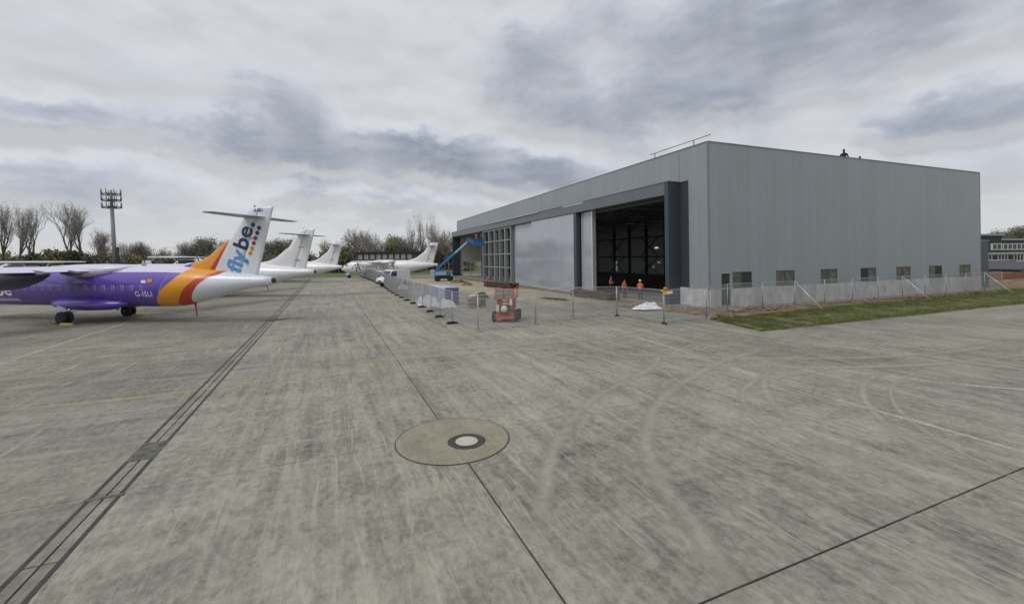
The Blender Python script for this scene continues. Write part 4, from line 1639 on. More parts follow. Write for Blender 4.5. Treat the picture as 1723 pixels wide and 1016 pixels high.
# ------------------------------------------------------------------ antenna mast
ms = thing('antenna_mast', 'tall grey antenna mast with three rings of panel antennas, left of the airliner tails', 'mast', (-99.5, 110, 0))
ms.rotation_euler = (0, math.radians(-2.6), 0)
b = MB()
b.tube((0, 0, 0), (0, 0, 18.0), .50, .38, 14)
b.tube((0, 0, 18.0), (0, 0, 22.4), .36, .26, 12)
b.build('pole', 'mast_grey', ms)
for z in (18.0, 19.8, 21.3):
    b = MB()
    ring_pts = [(1.9 * math.cos(2 * math.pi * i / 16), 1.9 * math.sin(2 * math.pi * i / 16), z) for i in range(16)]
    for i in range(16):
        b.bar(ring_pts[i], ring_pts[(i + 1) % 16], .16, .2)
    for i in range(4):
        b.bar((0, 0, z), (1.9 * math.cos(math.pi * i / 2), 1.9 * math.sin(math.pi * i / 2), z), .12)
    rg = b.build('antenna_ring', 'dark_metal', ms)
    for i in range(8):
        a = 2 * math.pi * (i + .3) / 8
        b = MB()
        b.tube((1.95 * math.cos(a), 1.95 * math.sin(a), z - .1), (1.98 * math.cos(a), 1.98 * math.sin(a), z + 1.25), .11, .09, 6)
        b.build('antenna', 'mast_grey', rg)
b = MB()
b.box(.7, 1.0, -.25, .25, 0, 8.0)
b.build('cable_ladder', 'dark_metal', ms)

# ------------------------------------------------------------------ mesh fence panels


def fence_proto():
    fr = MB()
    r = .021
    fr.tube((0, 0, .08), (0, 0, 2.05), r, n=6)
    fr.tube((3.4, 0, .08), (3.4, 0, 2.05), r, n=6)
    fr.tube((0, 0, 2.04), (3.4, 0, 2.04), r * .85, n=6)
    fr.tube((0, 0, .2), (3.4, 0, .2), r * .85, n=6)
    wm = MB()
    w = .0054
    for x in np.arange(.05, 3.4, .055):
        wm.add([(x - w, 0, .2), (x + w, .0, .2), (x, w, .2), (x - w, 0, 2.03), (x + w, 0, 2.03), (x, w, 2.03)], [(0, 1, 4, 3), (1, 2, 5, 4), (2, 0, 3, 5)])
    for z in np.arange(.35, 2.0, .24):
        wm.add([(.0, -w, z), (3.4, -w, z), (3.4, -w, z + 2 * w), (.0, -w, z + 2 * w), (0, w, z), (3.4, w, z)], [(0, 1, 2, 3), (1, 0, 4, 5), (2, 5, 4, 3)])
    ft = MB()
    ft.box(-.13, .13, -.36, .36, 0, .12)
    ft.box(-.09, .09, -.28, .28, .12, .15)
    return fr.mesh('frame', 'galv'), wm.mesh('wire_mesh', 'galv'), ft.mesh('foot', 'rubber')


FM = fence_proto()
stay = MB()
stay.tube((0, 0, 2.0), (0.15, -1.95, .05), .03, n=6)
STAY = stay.mesh('stay', 'alu')


def fence_panel(p, q, label, group, with_stay=False, fs=1.0, fm='rubber'):
    p, q = Vector((*p, 0)), Vector((*q, 0))
    d = q - p
    t = thing('fence_panel', label, 'fence panel', p, math.atan2(d.y, d.x), group)
    k = d.length / 3.45
    for nm, me in zip(('frame', 'wire_mesh', 'foot'), FM):
        o = link(nm, me, t)
        if nm != 'foot':
            o.scale = (k, 1, 1)
        else:
            o.scale = (fs, fs, fs)
            o.material_slots[0].link = 'OBJECT'
            o.material_slots[0].material = M[fm]
        if nm == 'wire_mesh':
            o['kind'] = 'stuff'
    if with_stay:
        link('stay', STAY, t)
    return t


def run(points, label, group):
    pts = [Vector(p) for p in points]
    cum = [0]
    for a, c in zip(pts, pts[1:]):
        cum.append(cum[-1] + (c - a).length)
    n = max(1, round(cum[-1] / 3.45))
    res = []
    for i in range(n + 1):
        s = cum[-1] * i / n
        k = max(j for j in range(len(cum)) if cum[j] <= s + 1e-6)
        k = min(k, len(pts) - 2)
        res.append(pts[k].lerp(pts[k + 1], (s - cum[k]) / max(cum[k + 1] - cum[k], 1e-6)))
    return res


far_pts = run([(-38, 110), (-22.07, 73.25), (-14.94, 54.45), (-9.84, 42.05), (-7.04, 35.88), (-5.44, 31.66), (-3.92, 27.79), (-1.95, 24.71)], '', '')
ORD = ['first', 'second', 'third', 'fourth', 'fifth', 'sixth', 'seventh', 'eighth', 'ninth', 'tenth', 'eleventh', 'twelfth', 'thirteenth', 'fourteenth',
       'fifteenth', 'sixteenth', 'seventeenth', 'eighteenth', 'nineteenth', 'twentieth']
ORD += ['twenty-' + q for q in ORD[:9]] + ['thirtieth']
nfp = len(far_pts) - 1
for k, (a, c) in enumerate(zip(far_pts, far_pts[1:])):
    fence_panel(a, c, 'mesh fence panel in the line receding along the apron, %s from its near end' % ORD[nfp - 1 - k], 'mesh fence panels along the apron')
mid = [(-1.95, 24.71), (1.43, 26.86), (4.1, 29.54), (7.2, 30.2), (9.16, 26.47), (12.4, 28.0)]
ml = ['mesh fence panel standing just in front of the orange lift', 'mesh fence panel right of the orange lift, before the big clear door', 'mesh fence panel in front of the meeting post of the doors', 'mesh fence panel before the open bay, left of the yellow lamp', 'mesh fence panel carrying the yellow lamp, before the dark portal cheek']
for a, c, lb in zip(mid, mid[1:], ml):
    fence_panel(a, c, lb, 'mesh fence panels round the forecourt', fs=.55, fm='grey_plastic' if 'lamp' not in lb else 'rubber')
rp = [hw(t, -1.55).to_2d() for t in np.linspace(.0, 38.6, 12)]
fence_panel((12.4, 28.0), rp[0], 'short mesh fence panel at the hangar corner joining the wall fence', 'mesh fence panels round the forecourt', fs=.5, fm='grey_plastic')
for k, (a, c) in enumerate(zip(rp, rp[1:])):
    st = k in (2, 6, 10)
    lb = {2: 'mesh fence panel with the nearest slanting white stay, before the grey plinth', 6: 'mesh fence panel with the middle slanting stay, before the grey plinth', 10: 'mesh fence panel with the farthest slanting stay, at the far hangar corner'}.get(k, 'mesh fence panel along the grey hangar plinth, %s counted from the near corner' % ORD[k])
    fence_panel(a, c, lb, 'mesh fence panels along the plinth', st, fs=.5, fm='grey_plastic')

# yellow hazard lamp on the fence post
t = thing('hazard_lamp', 'yellow hazard lamp with white sign plate clamped on a fence post', 'hazard lamp', (9.22, 26.4, 2.0), .2)
b = MB()
b.lathe((0, 0, .12), (0, 1, 0), [(-.07, .04), (-.06, .12), (.06, .12), (.07, .04)], 14)
b.build('lens', 'lamp_orange', t)
b = MB()
b.box(-.14, .14, -.06, .06, -.22, .0)
b.prism([(-.3, -.02), (-.05, -.1), (-.05, .02), (-.28, .05)], 'y', -.03, .03)
b.build('case', 'lamp_yellow', t)
b = MB()
b.obox((.24, -.08, -.1), (.18, 0, .03), (0, .012, 0), (-.02, 0, .07))
b.build('sign_plate', 'label_white', t)

# ------------------------------------------------------------------ machines


def wheel(parent, c, r, w, axis=(0, 1, 0), hub='dark_metal', name='wheel'):
    b = MB()
    a = Vector(axis)
    o = Vector(c) - a * w / 2
    b.lathe(o, a, [(0, r * .55), (0, r * .85), (w * .2, r), (w * .8, r), (w, r * .85), (w, r * .55)], 18)
    wh = b.build(name, 'rubber', parent)
    b = MB()
    b.lathe(o, a, [(w * .1, .02), (w * .02, r * .5), (w * .98, r * .5), (w * .9, .02)], 14)
    b.build('rim', hub, wh)
    return wh


# orange scissor lift
ol = thing('scissor_lift', 'orange scissor lift with black wheels parked behind the fence line', 'scissor lift', (-.38, 29.0, 0), -.12)
for x in (-.72, .72):
    for y in (-.75, .75):
        wheel(ol, (x, y, .34), .34, .26, (1, 0, 0))
b = MB()
b.box(-.55, .55, -1.05, 1.05, .30, .62)
b.box(-.62, .62, -1.12, -1.05, .22, .48)
b.box(-.40, .40, -1.1, -.75, .62, .72)
b.build('chassis', 'lift_orange', ol)
for k in range(4):
    b = MB()
    z = .72 + k * .19
    for x in (-.48, .48):
        b.bar((x, -.95, z), (x, .95, z + .16), .07, .10)
        b.bar((x * .85, .95, z), (x * .85, -.95, z + .16), .07, .10)
    b.tube((-.5, -.95, z), (.5, -.95, z), .04, n=8)
    b.build('scissor_arm', 'lift_orange', ol)
b = MB()
b.box(-.66, .66, -1.15, 1.15, 1.46, 1.58)
b.build('platform', 'lift_orange', ol)
for x in (-.62, .62):
    b = MB()
    for y in (-1.1, 0, 1.1):
        b.tube((x, y, 1.58), (x, y, 2.14), .022, n=6)
    b.tube((x, -1.1, 2.14), (x, 1.1, 2.14), .022, n=6)
    b.tube((x, -1.1, 1.86), (x, 1.1, 1.86), .022, n=6)
    b.build('guard_rail', 'lift_orange', ol)
b = MB()
for z in (1.86, 2.14):
    b.tube((-.62, -1.1, z), (.62, -1.1, z), .022, n=6)
b.build('guard_rail', 'lift_orange', ol)
for x0, x1, mat in ((-.58, -.08, 'grey_plastic'), (.02, .52, 'grey_plastic')):
    b = MB()
    b.box(x0, x1, -1.02, -.5, 1.58, 2.08)
    b.build('tool_box', mat, ol)
b = MB()
b.box(-.54, -.36, -1.16, -1.1, .70, 1.12)
b.build('warning_panel', 'label_white', ol)
b = MB()
b.box(.34, .50, -1.19, -1.151, 1.12, 1.5)
b.build('warning_panel', 'label_white', ol)
b = MB()
b.lathe((-.02, -1.12, .86), (0, 1, 0), [(-.06, .03), (-.05, .21), (.05, .22), (.06, .05)], 16)
b.build('hydraulic_tank', 'label_white', ol)
b = MB()
b.box(.08, .34, -1.14, -.8, .72, 1.05)
b.box(-.30, .30, -1.16, -1.06, .50, .64)
b.build('engine_box', 'dark_metal', ol)
b = MB()
b.box(.18, .42, -1.13, -1.08, 1.2, 1.46)
b.build('control_box', 'red', ol)

# blue boom lift
bl = thing('boom_lift', 'blue telescopic boom lift reaching up to the unclad door posts', 'boom lift', (-12.6, 80.5, 0), .25)
for x in (-1.15, 1.15):
    for y in (-.95, .95):
        wheel(bl, (x, y, .5), .5, .36, (0, 1, 0))
b = MB()
b.box(-1.5, 1.5, -.75, .75, .45, .95)
b.build('chassis', 'dark_metal', bl)
b = MB()
b.box(-1.7, .9, -1.1, 1.1, 1.0, 1.85)
b.box(.2, 1.2, -1.0, 0.9, 1.0, 1.6)
b.build('turntable', 'lift_blue', bl)
b = MB()
b.box(-2.3, -1.7, -1.05, 1.05, 1.05, 2.1)
b.build('counterweight', 'lift_blue_pale', bl)
b = MB()
b.box(-1.6, .4, -1.18, -1.1, 1.15, 1.75)
b.build('side_cover', 'lift_blue_pale', bl)
blw = Matrix.Translation((-12.6, 80.5, 0)) @ Matrix.Rotation(.25, 4, 'Z')
inv = blw.inverted()
bask = inv @ Vector((-5.9, 76.9, 6.35))
el_ = inv @ Vector((-7.6, 77.6, 7.25))
ppt = Vector((-.9, 0, 2.5))
b = MB()
b.bar((-1.1, 0, 1.85), ppt + Vector((0, 0, .3)), .6, .6)
b.build('mast_bracket', 'lift_blue', bl)
m1 = ppt.lerp(el_, .55)
b = MB()
b.bar(ppt, m1, .38, .42)
b.build('boom', 'lift_blue', bl)
b = MB()
b.bar(m1 - (m1 - ppt) * .1, el_, .26, .30)
b.build('boom_extension', 'lift_blue_pale', bl)
b = MB()
b.bar(el_ + Vector((-.2, 0, .35)), bask + Vector((-.55, .2, .2)), .34, .42)
b.obox(el_, (.35, 0, 0), (0, .25, 0), (0, 0, .5))
b.build('jib', 'lift_blue', bl)
b = MB()
bx, by, bz = bask
b.box(bx - .95, bx + .95, by - .5, by + .5, bz - .05, bz + .06)
for z in (.45, .78, 1.1):
    for y in (-.48, .48):
        b.tube((bx - .93, by + y, bz + z), (bx + .93, by + y, bz + z), .035, n=6)
    for x in (-.93, .93):
        b.tube((bx + x, by - .48, bz + z), (bx + x, by + .48, bz + z), .035, n=6)
for x in (-.93, -.3, .3, .93):
    for y in (-.48, .48):
        b.tube((bx + x, by + y, bz), (bx + x, by + y, bz + 1.1), .035, n=6)
b.box(bx - .93, bx + .93, by - .52, by - .49, bz + .06, bz + .6)
b.build('basket', 'lift_blue', bl)
BASK_W = blw @ bask

# white van behind the fence
vn = thing('white_van', 'white box van with dark windscreen parked behind the fence, under the far aircraft', 'van', (-18.3, 68.0, 0), math.radians(232))
b = MB()
b.prism([(-2.3, .45), (2.6, .45), (2.7, .9), (2.55, 1.25), (1.75, 1.45), (1.15, 2.35), (.75, 2.5), (-2.3, 2.5)], 'y', -.95, .95)
b.build('body', 'van_white', vn)
b = MB()
b.obox((1.47, 0, 1.9), (-.28, 0, .42), (0, .82, 0), (.02, 0, .012))
b.build('windscreen', 'cabin_glass', vn)
for y in (-.96, .96):
    b = MB()
    b.prism([(.25, 1.5), (1.55, 1.5), (1.08, 2.25), (.25, 2.25)], 'y', y - .01, y + .01)
    b.build('side_window', 'cabin_glass', vn)
    b = MB()
    b.box(2.52, 2.66, y * .75 - .17, y * .75 + .17, .9, 1.12)
    b.build('headlight', 'light_lens', vn)
    for x in (-1.5, 1.65):
        wheel(vn, (x, y * .92, .34), .34, .22, (0, 1, 0))
b = MB()
b.box(2.6, 2.78, -.9, .9, .42, .7)
b.box(2.56, 2.7, -.5, .5, .78, .95)
b.build('bumper', 'rubber', vn)

# ------------------------------------------------------------------ site materials
# wrapped insulation packs
ip = thing('insulation_stack', 'long stack of lavender plastic wrapped insulation packs with dark purple end', 'insulation packs', (-5.85, 38.0, 0), math.radians(118))
L = 5.2
for k in range(4):
    for r in range(2):
        b = MB()
        b.box(k * L / 4 + .01, (k + 1) * L / 4 - .01, -1.3, .0, .12 + r * .74, .12 + r * .74 + .73)
        o = b.build('pack', ['lav_wrap', 'purple_wrap'], ip)
        for p in o.data.polygons:
            if k == 0 and p.normal.x < -.5:
                p.material_index = 1
        bv = o.modifiers.new('soft_edges', 'BEVEL')
        bv.width = .05
        bv.segments = 2
b = MB()
for k in range(5):
    b.box(k * L / 4 - .05 if k else .02, k * L / 4 + .08, -1.28, -.02, 0, .115)
b.build('bearer', 'timber', ip)


def crumple(name, label, cat, loc, rx, ry, h, mat, seed, res=26, rz=0.0):
    vs, fs = [], []
    for j in range(res + 1):
        for i in range(res + 1):
            u_, v_ = i / res * 2 - 1, j / res * 2 - 1
            r = max(abs(u_), abs(v_))
            q = math.hypot(u_, v_) + 1e-6
            uu, vv = u_ / q * r, v_ / q * r
            n1_ = mn.fractal(Vector((uu * 1.7 + seed, vv * 1.7, seed)), .8, 2.2, 4)
            n2_ = 1 - abs(mn.noise(Vector((uu * 4 + seed * 2, vv * 4, .3)))) * 2
            z = h * max(0, (1 - r ** 2.2)) * (.62 + .5 * n1_ + .28 * n2_) + .02
            k = 1 + .18 * mn.noise(Vector((uu * 2, vv * 2, seed)))
            vs.append((uu * rx * k, vv * ry * k, max(.012, z) if r < .97 else .012))
    for j in range(res):
        for i in range(res):
            a = j * (res + 1) + i
            fs.append((a, a + 1, a + res + 2, a + res + 1))
    me = bpy.data.meshes.new(name)
    me.from_pydata(vs, [], fs)
    me.materials.append(M[mat])
    return tag(link(name, me, None, loc, rz), label, cat)


crumple('plastic_sheeting', 'crumpled white plastic sheeting heaped beside the lavender insulation stack', 'plastic sheeting', (-7.6, 39.3, .03), 1.0, 2.7, 1.0, 'plastic', 3.3, rz=.42)
crumple('plastic_sheeting', 'small white plastic bundle on the ground right below the lavender stack', 'plastic sheeting', (-5.5, 36.7, .03), .85, .55, .75, 'plastic', 8.1)
crumple('plastic_sheeting', 'small grey white bundle behind the fence near the white van', 'plastic sheeting', (-15.0, 60.0, .03), .8, .6, .7, 'plastic', 5.2)
crumple('plastic_sheeting', 'crumpled white sheet lying before the open hangar bay, near the portal', 'plastic sheeting', (10.3, 33.4, .10), 1.2, .65, .42, 'plastic', 12.7, rz=.1)

for x_, y_, rx_, h_, lb_ in ((-9.2, 74.0, 1.3, .75, 'small brown heap of spoil on the forecourt just right of the boom lift'), (-6.9, 67.0, .9, .5, 'low brown heap of spoil at the kerb before the open end bay')):
    crumple('spoil_heap', lb_, 'spoil heap', (x_, y_, .03), rx_, rx_ * .7, h_, 'soil', x_ + 40)
# timber stack
ts = thing('timber_stack', 'stack of cut timber with a dark tarp on top, left of the orange lift', 'timber stack', (-2.8, 36.9, 0), .1)
rr = random.Random(9)
for lv in range(5):
    for k in range(7):
        b = MB()
        if lv % 2 == 0:
            b.box(-.85 + k * .25, -.85 + k * .25 + .2, -.6 + rr.uniform(-.1, .1), .6 + rr.uniform(-.1, .1), .02 + lv * .17, .17 + lv * .17)
        else:
            b.box(-.95 + rr.uniform(-.1, .1), .9 + rr.uniform(-.1, .1), -.58 + k * .17, -.58 + k * .17 + .14, .02 + lv * .17, .17 + lv * .17)
        b.build('timber', 'timber', ts)
b = MB()
b.bar((-.95, -.4, .9), (-1.75, -.5, .62), .14, .05)
b.build('timber', 'timber', ts)
crumple('tarpaulin', 'dark crumpled tarpaulin on top of the timber stack', 'tarpaulin', (-2.55, 36.8, .86), .55, .5, .42, 'pallet_dark', 21.0, 16)
cb = thing('cement_bag', 'pale cement bag lying on the timber stack, left of the dark tarpaulin', 'cement bag', (-3.35, 36.75, .86), .3)
b = MB()
b.loft([[(x, .2 * w_ * math.cos(q), .09 + .09 * w_ * math.sin(q)) for q in [2 * math.pi * i / 10 for i in range(10)]] for x, w_ in ((-.3, .5), (-.2, 1), (.2, 1), (.3, .5))])
b.build('sack', 'label_white', cb)
# white barrier board next to the lift
sb = thing('site_board', 'pale leaning board between the timber stack and the orange lift', 'board', (-1.55, 33.5, 0), .1)
b = MB()
b.obox((0, 0, .5), (.5, 0, 0), (0, .03, 0), (0, .12, .5))
b.build('panel', 'grey_plastic', sb)
b = MB()
b.bar((-.4, .3, .02), (-.4, .06, .9), .05)
b.bar((.4, .3, .02), (.4, .06, .9), .05)
b.build('leg', 'galv', sb)


def plank_stack(label, p, q, w, n, h, mat, seed):
    p, q = Vector((*p, 0)), Vector((*q, 0))
    d = q - p
    t = thing('steel_stack', label, 'steel stack', p, math.atan2(d.y, d.x))
    r_ = random.Random(seed)
    L_ = d.length
    lv = 3
    for z in range(lv):
        for k in range(n):
            b = MB()
            y = -w / 2 + (k + .1) * w / n
            b.box(r_.uniform(-.2, .5), L_ - r_.uniform(-.2, .6), y, y + w / n * .82, .1 + z * h / lv, .1 + (z + .85) * h / lv)
            b.build('steel_section', mat, t)
    b = MB()
    for s in (.6, L_ / 2, L_ - .6):
        b.box(s - .08, s + .08, -w / 2, w / 2, .0, .098)
    b.build('bearer', 'timber', t)
    return t


plank_stack('low stack of rusty brown steel sections before the unclad door posts', (-3.6, 63.5), (.3, 57.8), 1.4, 5, .7, 'rust', 4)
plank_stack('dark rusty stack of steel sections on the ground before the open bay', (6.7, 46.2), (9.6, 40.6), 1.4, 5, .62, 'rust', 8)
plank_stack('thin dark steel section lying on the pale forecourt before the clear door', (3.0, 43.5), (5.2, 41.0), .5, 2, .10, 'rust', 12)
gp_ = thing('grass_mound', None, None)
bpy.data.objects.remove(gp_)

# ------------------------------------------------------------------ people


def person(label, loc, rz, top, legs, head_mat='skin', helmet=None, pose='stand', scale=1.0):
    t = thing('person', label, 'person', loc, rz)
    t.scale = (scale,) * 3
    V_, E_, R_ = [], [], []

    def add(p, r, par=None):
        V_.append(p)
        R_.append(r)
        i = len(V_) - 1
        if par is not None:
            E_.append((par, i))
        return i
    # local: faces -Y
    hipz = .95
    ty = 0.0
    if pose == 'sit':
        hipz = .12
    if pose == 'bend':
        hipz = .88
    pel = add((0, 0, hipz), (.155, .115))
    if pose == 'bend':
        sp1 = add((0, -.14, hipz + .17), (.16, .115), pel)
        sp2 = add((0, -.32, hipz + .30), (.185, .12), sp1)
        nk = add((0, -.42, hipz + .36), (.075, .07), sp2)
        hd = add((0, -.52, hipz + .42), (.095, .10), nk)
        ht = add((0, -.60, hipz + .47), (.08, .085), hd)
        shz, shy = hipz + .31, -.32
    else:
        sp1 = add((0, .01, hipz + .2), (.15, .105), pel)
        sp2 = add((0, .015, hipz + .43), (.185, .12), sp1)
        nk = add((0, .0, hipz + .56), (.065, .065), sp2)
        hd = add((0, -.015, hipz + .66), (.085, .10), nk)
        ht = add((0, -.015, hipz + .77), (.072, .085), hd)
        shz, shy = hipz + .45, .015
    arms, hands = [], []
    for s in (-1, 1):
        sh_ = add((s * .20, shy, shz), (.065, .065), sp2)
        if pose == 'bend':
            elb = add((s * .25, shy - .1, shz - .28), (.05, .05), sh_)
            wr = add((s * .20, shy - .25, shz - .45), (.035, .035), elb)
        elif pose == 'work':
            elb = add((s * .27, shy - .02, shz - .26), (.05, .05), sh_)
            wr = add((s * .16, shy - .26, shz - .22), (.035, .035), elb)
        elif pose == 'sit':
            elb = add((s * .30, shy - .06, shz - .27), (.055, .055), sh_)
            wr = add((s * .16, shy - .26, shz - .38), (.04, .04), elb)
        else:
            elb = add((s * .27, shy + .03, shz - .29), (.05, .05), sh_)
            wr = add((s * .25, shy - .08, shz - .53), (.035, .035), elb)
        pm = add(tuple(Vector(V_[wr]) + (Vector(V_[wr]) - Vector(V_[elb])).normalized() * .09), (.035, .022), wr)
        d = (Vector(V_[pm]) - Vector(V_[wr])).normalized()
        for k in range(5):
            spread = Vector((0, (k - 2) * .016, 0)) if abs(d.z) > .5 else Vector(((k - 2) * .016, 0, 0))
            ln = (.05, .08, .085, .08, .06)[k]
            kn = Vector(V_[pm]) + spread + d * ln * .5
            i1 = add(tuple(kn), (.0095, .0095), pm)
            add(tuple(kn + d * ln * .4 + Vector((0, -.012, 0))), (.0085, .0085), i1)
    for s in (-1, 1):
        hp = add((s * .09, 0, hipz - .04), (.095, .10), pel)
        if pose == 'sit':
            kn = add((s * .13, -.42, hipz + .10), (.065, .065), hp)
            an_ = add((s * .12, -.50, hipz - .32), (.045, .05), kn)
        else:
            kn = add((s * .11, -.03, .50), (.065, .07), hp)
            an_ = add((s * .12, .02, .09), (.045, .05), kn)
        ft = Vector(V_[an_]) + Vector((0, -.02, -.045))
        i1 = add(tuple(ft), (.045, .04), an_)
        add(tuple(ft + Vector((s * .02, -.15, -.005))), (.045, .032), i1)
    me = bpy.data.meshes.new('body')
    me.from_pydata(V_, E_, [])
    o = bpy.data.objects.new('body', me)
    COL.objects.link(o)
    md = o.modifiers.new('skin', 'SKIN')
    if not me.skin_vertices:
        return t
    sv = me.skin_vertices[0].data
    for i, r in enumerate(R_):
        sv[i].radius = r
        sv[i].use_root = (i == 0)
    o.modifiers.new('sub', 'SUBSURF').levels = 1
    o.modifiers['sub'].render_levels = 1
    dg = bpy.context.evaluated_depsgraph_get()
    dg.update()
    m2 = bpy.data.meshes.new_from_object(o.evaluated_get(dg))
    bpy.data.objects.remove(o)
    m2.name = 'body'
    m2.materials.clear()
    for q in (top, legs, head_mat, 'boot'):
        m2.materials.append(M[q])
    segs_ = []
    for a, c in E_:
        ia = c
        if c in (hd, ht) or (a == sp2 and c == nk):
            k = 2
        elif R_[c][0] < .012 or R_[c] == (.035, .022):
            k = 2
        elif R_[c] in ((.045, .04), (.045, .032)):
            k = 3
        elif R_[c] in ((.095, .10), (.065, .065), (.065, .07), (.045, .05)) and V_[c][2] < hipz + .2 and not (a == sp2):
            k = 1
        else:
            k = 0
        segs_.append((Vector(V_[a]), Vector(V_[c]), k))
    for p in m2.polygons:
        c = p.center
        best = min(segs_, key=lambda q: (c - (q[0] + (q[1] - q[0]) * max(0, min(1, (c - q[0]).dot(q[1] - q[0]) / max((q[1] - q[0]).length_squared, 1e-6))))).length)
        k = best[2]
        if k == 0 and pose != 'bend' and c.z < hipz - .06:
            k = 1
        p.material_index = k
        p.use_smooth = True
    link('body', m2, t)
    hp_ = Vector(V_[ht]) + Vector((0, 0, .0))
    b = MB()
    if helmet:
        rings_ = []
        for z, r in ((-.03, .125), (.03, .122), (.08, .10), (.115, .06), (.125, .01)):
            rings_.append([(hp_.x + r * .92 * math.cos(2 * math.pi * i / 14), hp_.y + r * 1.1 * math.sin(2 * math.pi * i / 14), hp_.z + z) for i in range(14)])
        b.loft(rings_)
        b.box(hp_.x - .08, hp_.x + .08, hp_.y - .19, hp_.y - .10, hp_.z - .03, hp_.z - .015)
        b.build('helmet', helmet, t)
    else:
        rings_ = []
        for z, r in ((-.06, .088), (.0, .098), (.05, .09), (.09, .05), (.10, .01)):
            rings_.append([(hp_.x + r * .92 * math.cos(2 * math.pi * i / 12), hp_.y + .02 + r * 1.05 * math.sin(2 * math.pi * i / 12), hp_.z + z) for i in range(12)])
        b.loft(rings_)
        b.build('hair', 'hair', t)
    if top.startswith('hivis') and pose != 'bend':
        for z in (hipz + .10, hipz + .24):
            b = MB()
            b.loft([[(.175 * math.cos(2 * math.pi * i / 16) * 1.02, .01 + .135 * math.sin(2 * math.pi * i / 16), z + dz) for i in range(16)] for dz in (0, .045)], cap=False)
            b.build('reflective_band', 'reflective', t)
    return t


def loc_h(t, s, z):
    q = hw(t, s, z)
    return (q.x, q.y, q.z)


person('worker in orange hi-vis jacket and white helmet at the open bay, nearest the portal', loc_h(-.85, 7.1, .2), 2.75, 'hivis', 'trousers', helmet='helmet_white', pose='work')
person('bare headed worker in faded orange vest standing left of the white helmeted one', loc_h(-1.2, 8.9, .2), .4, 'hivis_pink', 'trousers', pose='stand')
person('worker in red orange vest half hidden beside the bright door edge post', loc_h(.9, 14.1, .2), .7, 'hivis_pink', 'trousers', helmet='helmet_blue', pose='work')
person('worker in faded red vest bending over the steel stack below the unclad posts', (-3.6, 62.6, .0), .9, 'hivis_pink', 'hivis_pink', pose='bend')
bw = BASK_W
person('worker in white helmet and dark vest standing in the boom lift basket', (bw.x - .35, bw.y + .1, bw.z + .06), 1.2, 'hivis_pink', 'trousers', helmet='helmet_white', pose='work')
person('second worker in blue clothes in the boom lift basket, nearer the posts', (bw.x + .45, bw.y - .05, bw.z + .06), 1.5, 'navy', 'trousers', helmet='helmet_blue', pose='work')
person('dark silhouetted worker sitting high on the hangar roof above the long right wall', loc_h(17.4, 1.0, 12.62), 2.6, 'roof_silhouette', 'roof_silhouette', head_mat='roof_silhouette', pose='sit', scale=1.1)
person('second roof worker with only the head showing above the parapet', loc_h(20.6, 1.5, 12.42), 2.2, 'roof_silhouette', 'roof_silhouette', head_mat='roof_silhouette', pose='sit')
# roof stool the first worker sits on
rc = thing('roof_crate', 'low grey crate on the roof beneath the sitting worker', 'crate', loc_h(17.4, 1.0, 12.15), HY)
b = MB()
b.box(-.35, .35, -.3, .3, 0, .5)
b.build('crate', 'steel_grey', rc)

# ------------------------------------------------------------------ background buildings
gb = thing('green_building', 'dark green two storey building with white window band at the right edge', 'building', (117.0, 112, 0), .12)
b = MB()
b.box(-8, 9.6, 0, 14, 3.9, 8.3)
b.build('upper_wall', 'green_clad', gb)
b = MB()
b.box(9.6, 60, 3, 16, 3.9, 7.2)
b.build('upper_wall', 'green_clad', gb)
b = MB()
b.box(-8, 60, -.3, 16, 0, 3.6)
b.build('lower_wall', 'cream', gb)
b = MB()
b.box(-8.2, 60, -.7, 2.8, 3.62, 3.9)
b.build('canopy', 'cream', gb)
b = MB()
b.box(-8.4, 10.0, -.4, 14.4, 8.3, 8.75)
b.build('roof', 'roof_grey', gb)
b = MB()
b.box(10.02, 60, 2.6, 16.4, 7.2, 7.55)
b.build('roof', 'roof_grey', gb)
b = MB()
b.box(6.2, 9.58, -.12, -.02, 4.6, 6.3)
b.box(9.62, 30, 2.86, 2.97, 4.6, 6.3)
wb = b.build('window_band', 'cream', gb)
for x in (6.9, 8.2):
    b = MB()
    b.box(x, x + .95, -.17, -.121, 4.85, 6.1)
    b.build('window', 'glass', gb)
for k in range(14):
    b = MB()
    b.box(10.2 + k * 1.4, 11.2 + k * 1.4, 2.80, 2.858, 4.85, 6.1)
    b.build('window', 'glass', gb)
for k in range(24):
    b = MB()
    x = 1.6 + k * .95
    b.box(x, x + (.55 if k % 5 else .85), -.36, -.302, 1.9, 3.3)
    b.build('window', 'glass', gb)

sh1 = thing('site_container', 'grey blue steel container wall left of the pitched shed, beyond the annex', 'container', (81.2, 73.5, 0), .2)
b = MB()
for k in range(22):
    b.box(-2 + k * .3, -2 + k * .3 + .2, -.04, 0, .1, 2.5)
b.box(-2, 4.6, 0, 2.4, .1, 2.6)
b.build('box', 'blue_grey', sh1)
b = MB()
b.box(-2.1, 4.7, -.1, 2.5, 2.6, 2.72)
b.build('roof', 'roof_grey', sh1)
sh2 = thing('pitched_shed', 'blue grey shed with dark pitched roof at the right edge', 'shed', (72.5, 60.0, 0), .1)
b = MB()
b.prism([(-3.2, 0), (3.2, 0), (3.2, 1.6), (0, 2.55), (-3.2, 1.6)], 'y', 0, 6)
b.build('wall', 'blue_grey', sh2)
b = MB()
for s in (-1, 1):
    b.bar((s * 3.5, 3, 1.6), (0, 3, 2.66), 6.6, .12, up=(0, 0, 1))
b.build('roof', 'dark_metal', sh2)
bp = thing('brick_pallet', 'pallet of terracotta bricks with uneven top at the right edge below the shed', 'brick pallet', (64.6, 58.6, 0), .15)
rr = random.Random(2)
